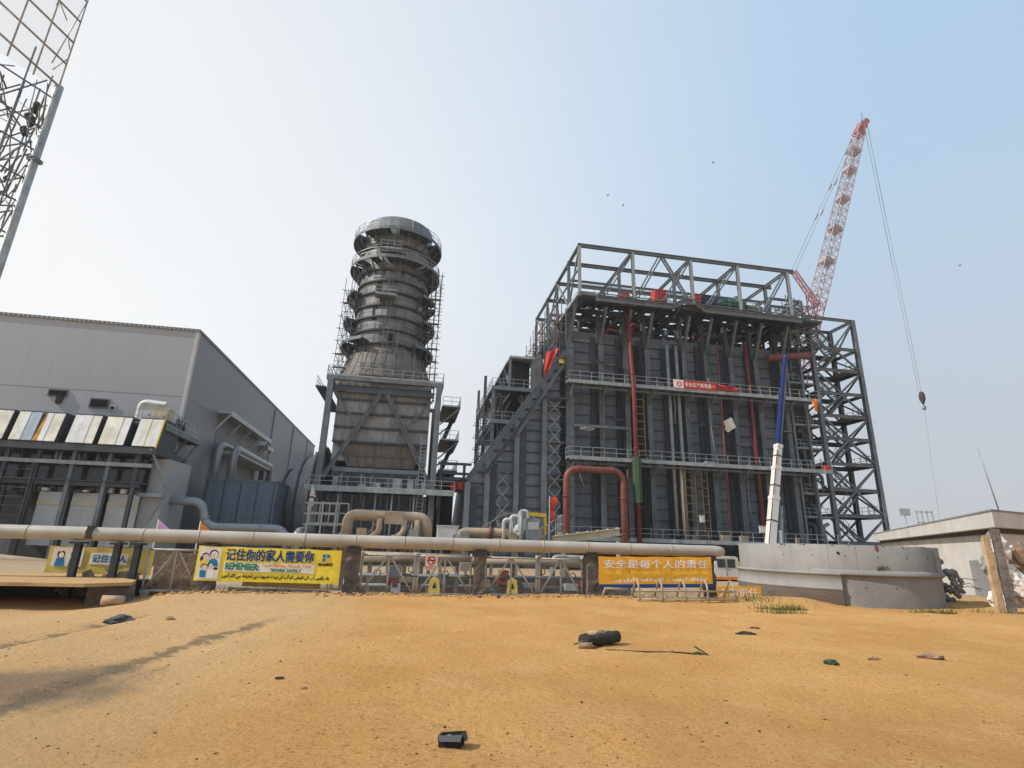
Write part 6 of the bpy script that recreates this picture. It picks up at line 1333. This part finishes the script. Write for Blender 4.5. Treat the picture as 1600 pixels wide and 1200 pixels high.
for j in range(nn+1):
    for i in range(nn+1):
        q = PT+D1*6*i/nn+UZ*(25.1-.5*i/nn+14*j/nn)+D2*(.12*noise.noise(Vector((i*.8, j*.6, 2)))); mb.v.append(tuple(q))
for j in range(nn):
    for i in range(nn): mb.face((j*(nn+1)+i, j*(nn+1)+i+1, (j+1)*(nn+1)+i+1, (j+1)*(nn+1)+i), True)
tw.part('netting', mb, NET)
for k in range(9):
    z = 25.4+k*1.55; tb('net_batten', PT+UZ*z, PT+D1*6+UZ*(z+.9), .06, GALV)
for k in range(5): tb('net_upright', PT+D1*(1.2*k+.02)+UZ*25, PT+D1*(1.2*k+.05)+UZ*39, .04, GALV)
for k in range(6): tb('net_tie', PT+D1*random.random()*4+UZ*(25.5+random.random()*10), PT+D1*random.random()*4+UZ*(25.5+random.random()*10), .03, GALV)

# ------------------------------------------------------------------ loose things on the dirt
def place(x, y): return terrain(x, y)
z = place(1.7, 10.4)
lg = Thing('charred_log', 'charred hollow log lying on the dirt right of centre', 'log', (1.7, 10.4, z), False)
mb = MB(); pts = []; rad = []
for k in range(9): t = k/8; pts.append((1.36+.70*t, 10.25+.42*t+.02*sin(k), z+.11+.02*t)); rad.append(.105+.012*sin(k*2.3))
mb.tube(pts, rad, 14); lg.part('trunk', mb, CHAR)
mb = MB(); mb.tube([(1.45, 10.31, z+.20), (1.78, 10.5, z+.215)], .05, 8); lg.part('bare_patch', mb, BARKL); mb = MB(); mb.tube([(1.29, 10.2, z+.04), (1.52, 10.16, z+.05)], .05, 8); mb.tube([(1.2, 10.2, z+.06), (1.36, 10.2, z+.1)], .02, 6); lg.part('splinter', mb, BARK)
x0, y0 = -.43, 5.3; z = place(x0, y0)
bxs = Thing('black_container', 'crushed black open box lying on the near dirt', 'box', (x0, y0, z), False)
mb = MB(); tilt = [(-.11, -.03, .0), (.085, -.06, .0), (.105, .05, 0), (-.095, .06, 0)]; b_ = len(mb.v)
for zz, s_ in ((0, 1.), (.085, 1.08)):
    for i, (x_, y_, _) in enumerate(tilt): mb.v.append((x0+x_*s_, y0+y_*s_, z+zz+(.02 if i in (1, 2) else 0)*(zz > 0)))
for zz, s_ in ((.085, .86), (.02, .8)):
    for i, (x_, y_, _) in enumerate(tilt): mb.v.append((x0+x_*s_, y0+y_*s_, z+zz+(.02 if i in (1, 2) else 0)*(zz > .05)))
for r_ in range(3):
    for i in range(4): mb.face((b_+r_*4+i, b_+r_*4+(i+1) % 4, b_+(r_+1)*4+(i+1) % 4, b_+(r_+1)*4+i))
mb.face((b_, b_+1, b_+2, b_+3)); mb.face((b_+12, b_+13, b_+14, b_+15)); bxs.part('shell', mb, RUBBER)
mb = MB(); mb.quad((x0-.12, y0-.035, z+.088), (x0+.093, y0-.067, z+.108), (x0+.08, y0-.09, z+.06), (x0-.1, y0-.06, z+.05)); mb.quad((x0+.094, y0-.065, z+.11), (x0+.115, y0+.055, z+.11), (x0+.135, y0+.06, z+.04), (x0+.12, y0-.055, z+.05)); bxs.part('torn_flap', mb, STEELD)
mb = MB(); mb.rock((x0-.02, y0+.01, z+.05), .05, (1.3, .8, .6), 3, 1); bxs.part('grey_filling', mb, STEELL)
def scrap(x_, y_, r, sq, m, label, seed, name='scrap'):
    mb = MB(); z_ = terrain(x_, y_); mb.rock((x_, y_, z_+r*sq[2]*.35), r, sq, seed, 3); single(name, mb, m, label, 'debris', (x_, y_, z_), False)
scrap(-7.75, 11.75, .23, (1.15, .8, .42), CONCD, 'dark grey stone at the end of the left rut', 3, 'stone')
scrap(-6.85, 11.9, .06, (1.6, .7, .7), BARK, 'small brown scrap right of the dark grey stone', 5)
mb = MB(); z_ = terrain(3.25, 9.9); mb.prism([(3.1, z_), (3.42, z_), (3.27, z_+.05)], 9.86, 9.95); mb.beam((3.2, 9.9, z_+.13), (3.42, 9.86, z_+.01), .05, .02); single('scrap', mb, GREENC, 'dark green bent scrap right of the charred log', 'debris', (3.25, 9.9, z_), False)
scrap(5.15, 9.3, .09, (1.3, .7, .6), GREENC, 'small dark green scrap on the dirt, middle of the right half', 11)
scrap(6.1, 9.7, .07, (1.5, .4, .5), BARK, 'thin brown twig scrap between the green and the brown scraps', 12)
scrap(7.3, 10.05, .17, (1.4, .5, .35), BARK, 'flat brown wooden scrap on the right part of the dirt', 13)
scrap(5.15, 12.45, .14, (1.5, .6, .3), CHAR, 'flat dark scrap near the basin side of the dirt', 14)
scrap(5.75, 13.4, .10, (1.2, .6, .3), REDP2, 'flat reddish scrap closest to the basin foot', 15)
scrap(-2.8, 7.5, .035, (1.5, .8, .6), CHAR, 'small black scrap on the dirt left of centre', 16)
scrap(-2.35, 7.05, .03, (1.6, .7, .5), BARK, 'small brown scrap just right of the small black one', 17)
mb = MB(); mb.tube([(1.75, 10.1, terrain(1.75, 10.1)+.005), (2.3, 9.98, terrain(2.3, 9.98)+.004), (2.9, 9.9, terrain(2.9, 9.9)+.006), (3.15, 9.88, terrain(3.15, 9.88)+.01)], .012, 6); single('stripe', mb, CHAR, 'thin dark cord running from the charred log to the green scrap', 'stripe', (2.4, 10, 0), False)  # thin dark tube laid along the dirt
# grass tufts
mb = MB(); random.seed(6)
for cx, cy, sx_, sy_, n_ in ((8.3, 19.3, .5, .2, 260), (8.35, 17.6, .4, .1, 330), (8.9, 17.75, .2, .06, 140), (8.0, 16.6, .4, .07, 180), (13.4, 18.1, .35, .1, 240), (13.9, 18.0, .15, .05, 90), (-9.9, 17.2, 1.2, .2, 140), (4.5, 19.2, .8, .2, 90), (-7.8, 17.9, .9, .15, 90), (15.2, 18.4, .4, .2, 60)):
    for k in range(n_):
        x_, y_ = random.gauss(cx, sx_), random.gauss(cy, sy_); z_ = terrain(x_, y_); h = random.choice((.04, .06, .09, .15, .24))*random.uniform(.7, 1.2); a_ = random.random()*6.28; w_ = .008
        dx, dy = cos(a_), sin(a_); l_ = h*random.uniform(.2, 1.1); b_ = len(mb.v); mb.v += [(x_-dy*w_, y_+dx*w_, z_-.01), (x_+dy*w_, y_-dx*w_, z_-.01), (x_+dx*l_*.4+dy*w_*.7, y_+dy*l_*.4-dx*w_*.7, z_+h*.65), (x_+dx*l_*.4-dy*w_*.7, y_+dy*l_*.4+dx*w_*.7, z_+h*.65), (x_+dx*l_, y_+dy*l_, z_+h*.9)]; mb.face((b_, b_+1, b_+2, b_+3)); mb.face((b_+3, b_+2, b_+4))
o = mesh_obj('grass', mb, GRASSM); o['kind'] = 'stuff'; tag(o, 'sparse dry grass tufts along the fence and basin foot', 'grass')
# birds
for i, ((x_, y_, z_), lb) in enumerate((((39.2, 90, 76.3), 'dark bird highest in the sky, left of the crane boom'), ((17.8, 90, 67.9), 'dark bird above the boiler roof, upper of a pair'), ((20.7, 90, 65.7), 'dark bird above the boiler roof, lower of a pair'), ((84.2, 90, 54.6), 'dark bird far right beyond the crane hoist rope'))):
    th = Thing('bird', lb, 'bird', (x_, y_, z_), False, 'birds in the sky'); r = .25
    mb = MB(); mb.tube([(x_-.24, y_, z_), (x_-.1, y_, z_+.01), (x_+.08, y_, z_+.02), (x_+.17, y_, z_+.03), (x_+.24, y_, z_+.03)], [.02, .06, .07, .05, .01], 8); th.part('body', mb, BIRDM)
    for s_ in (-1, 1): mb = MB(); mb.prism([(x_-.05, y_), (x_+.1, y_), (x_+.06, y_+s_*.25), (x_-.08, y_+s_*.42)], z_+.03, z_+.05, 'xy'); th.part('wing', mb, BIRDM)

# ------------------------------------------------------------------ thin haze in the air
hm = bpy.data.materials.new('haze_air'); hm.use_nodes = True; t = hm.node_tree; t.nodes.clear()
o_ = N(t, 'ShaderNodeOutputMaterial'); v_ = N(t, 'ShaderNodeVolumePrincipled'); v_.inputs['Color'].default_value = (.9, .93, .97, 1); v_.inputs['Density'].default_value = .0004; v_.inputs['Anisotropy'].default_value = .3
t.links.new(v_.outputs[0], o_.inputs['Volume'])
mb = MB(); mb.box(-130, 300, -25, 370, -3.5, 116); hzb = mesh_obj('haze', mb, hm); hzb['kind'] = 'stuff'; tag(hzb, 'thin pale haze in the air over the whole site', 'haze')
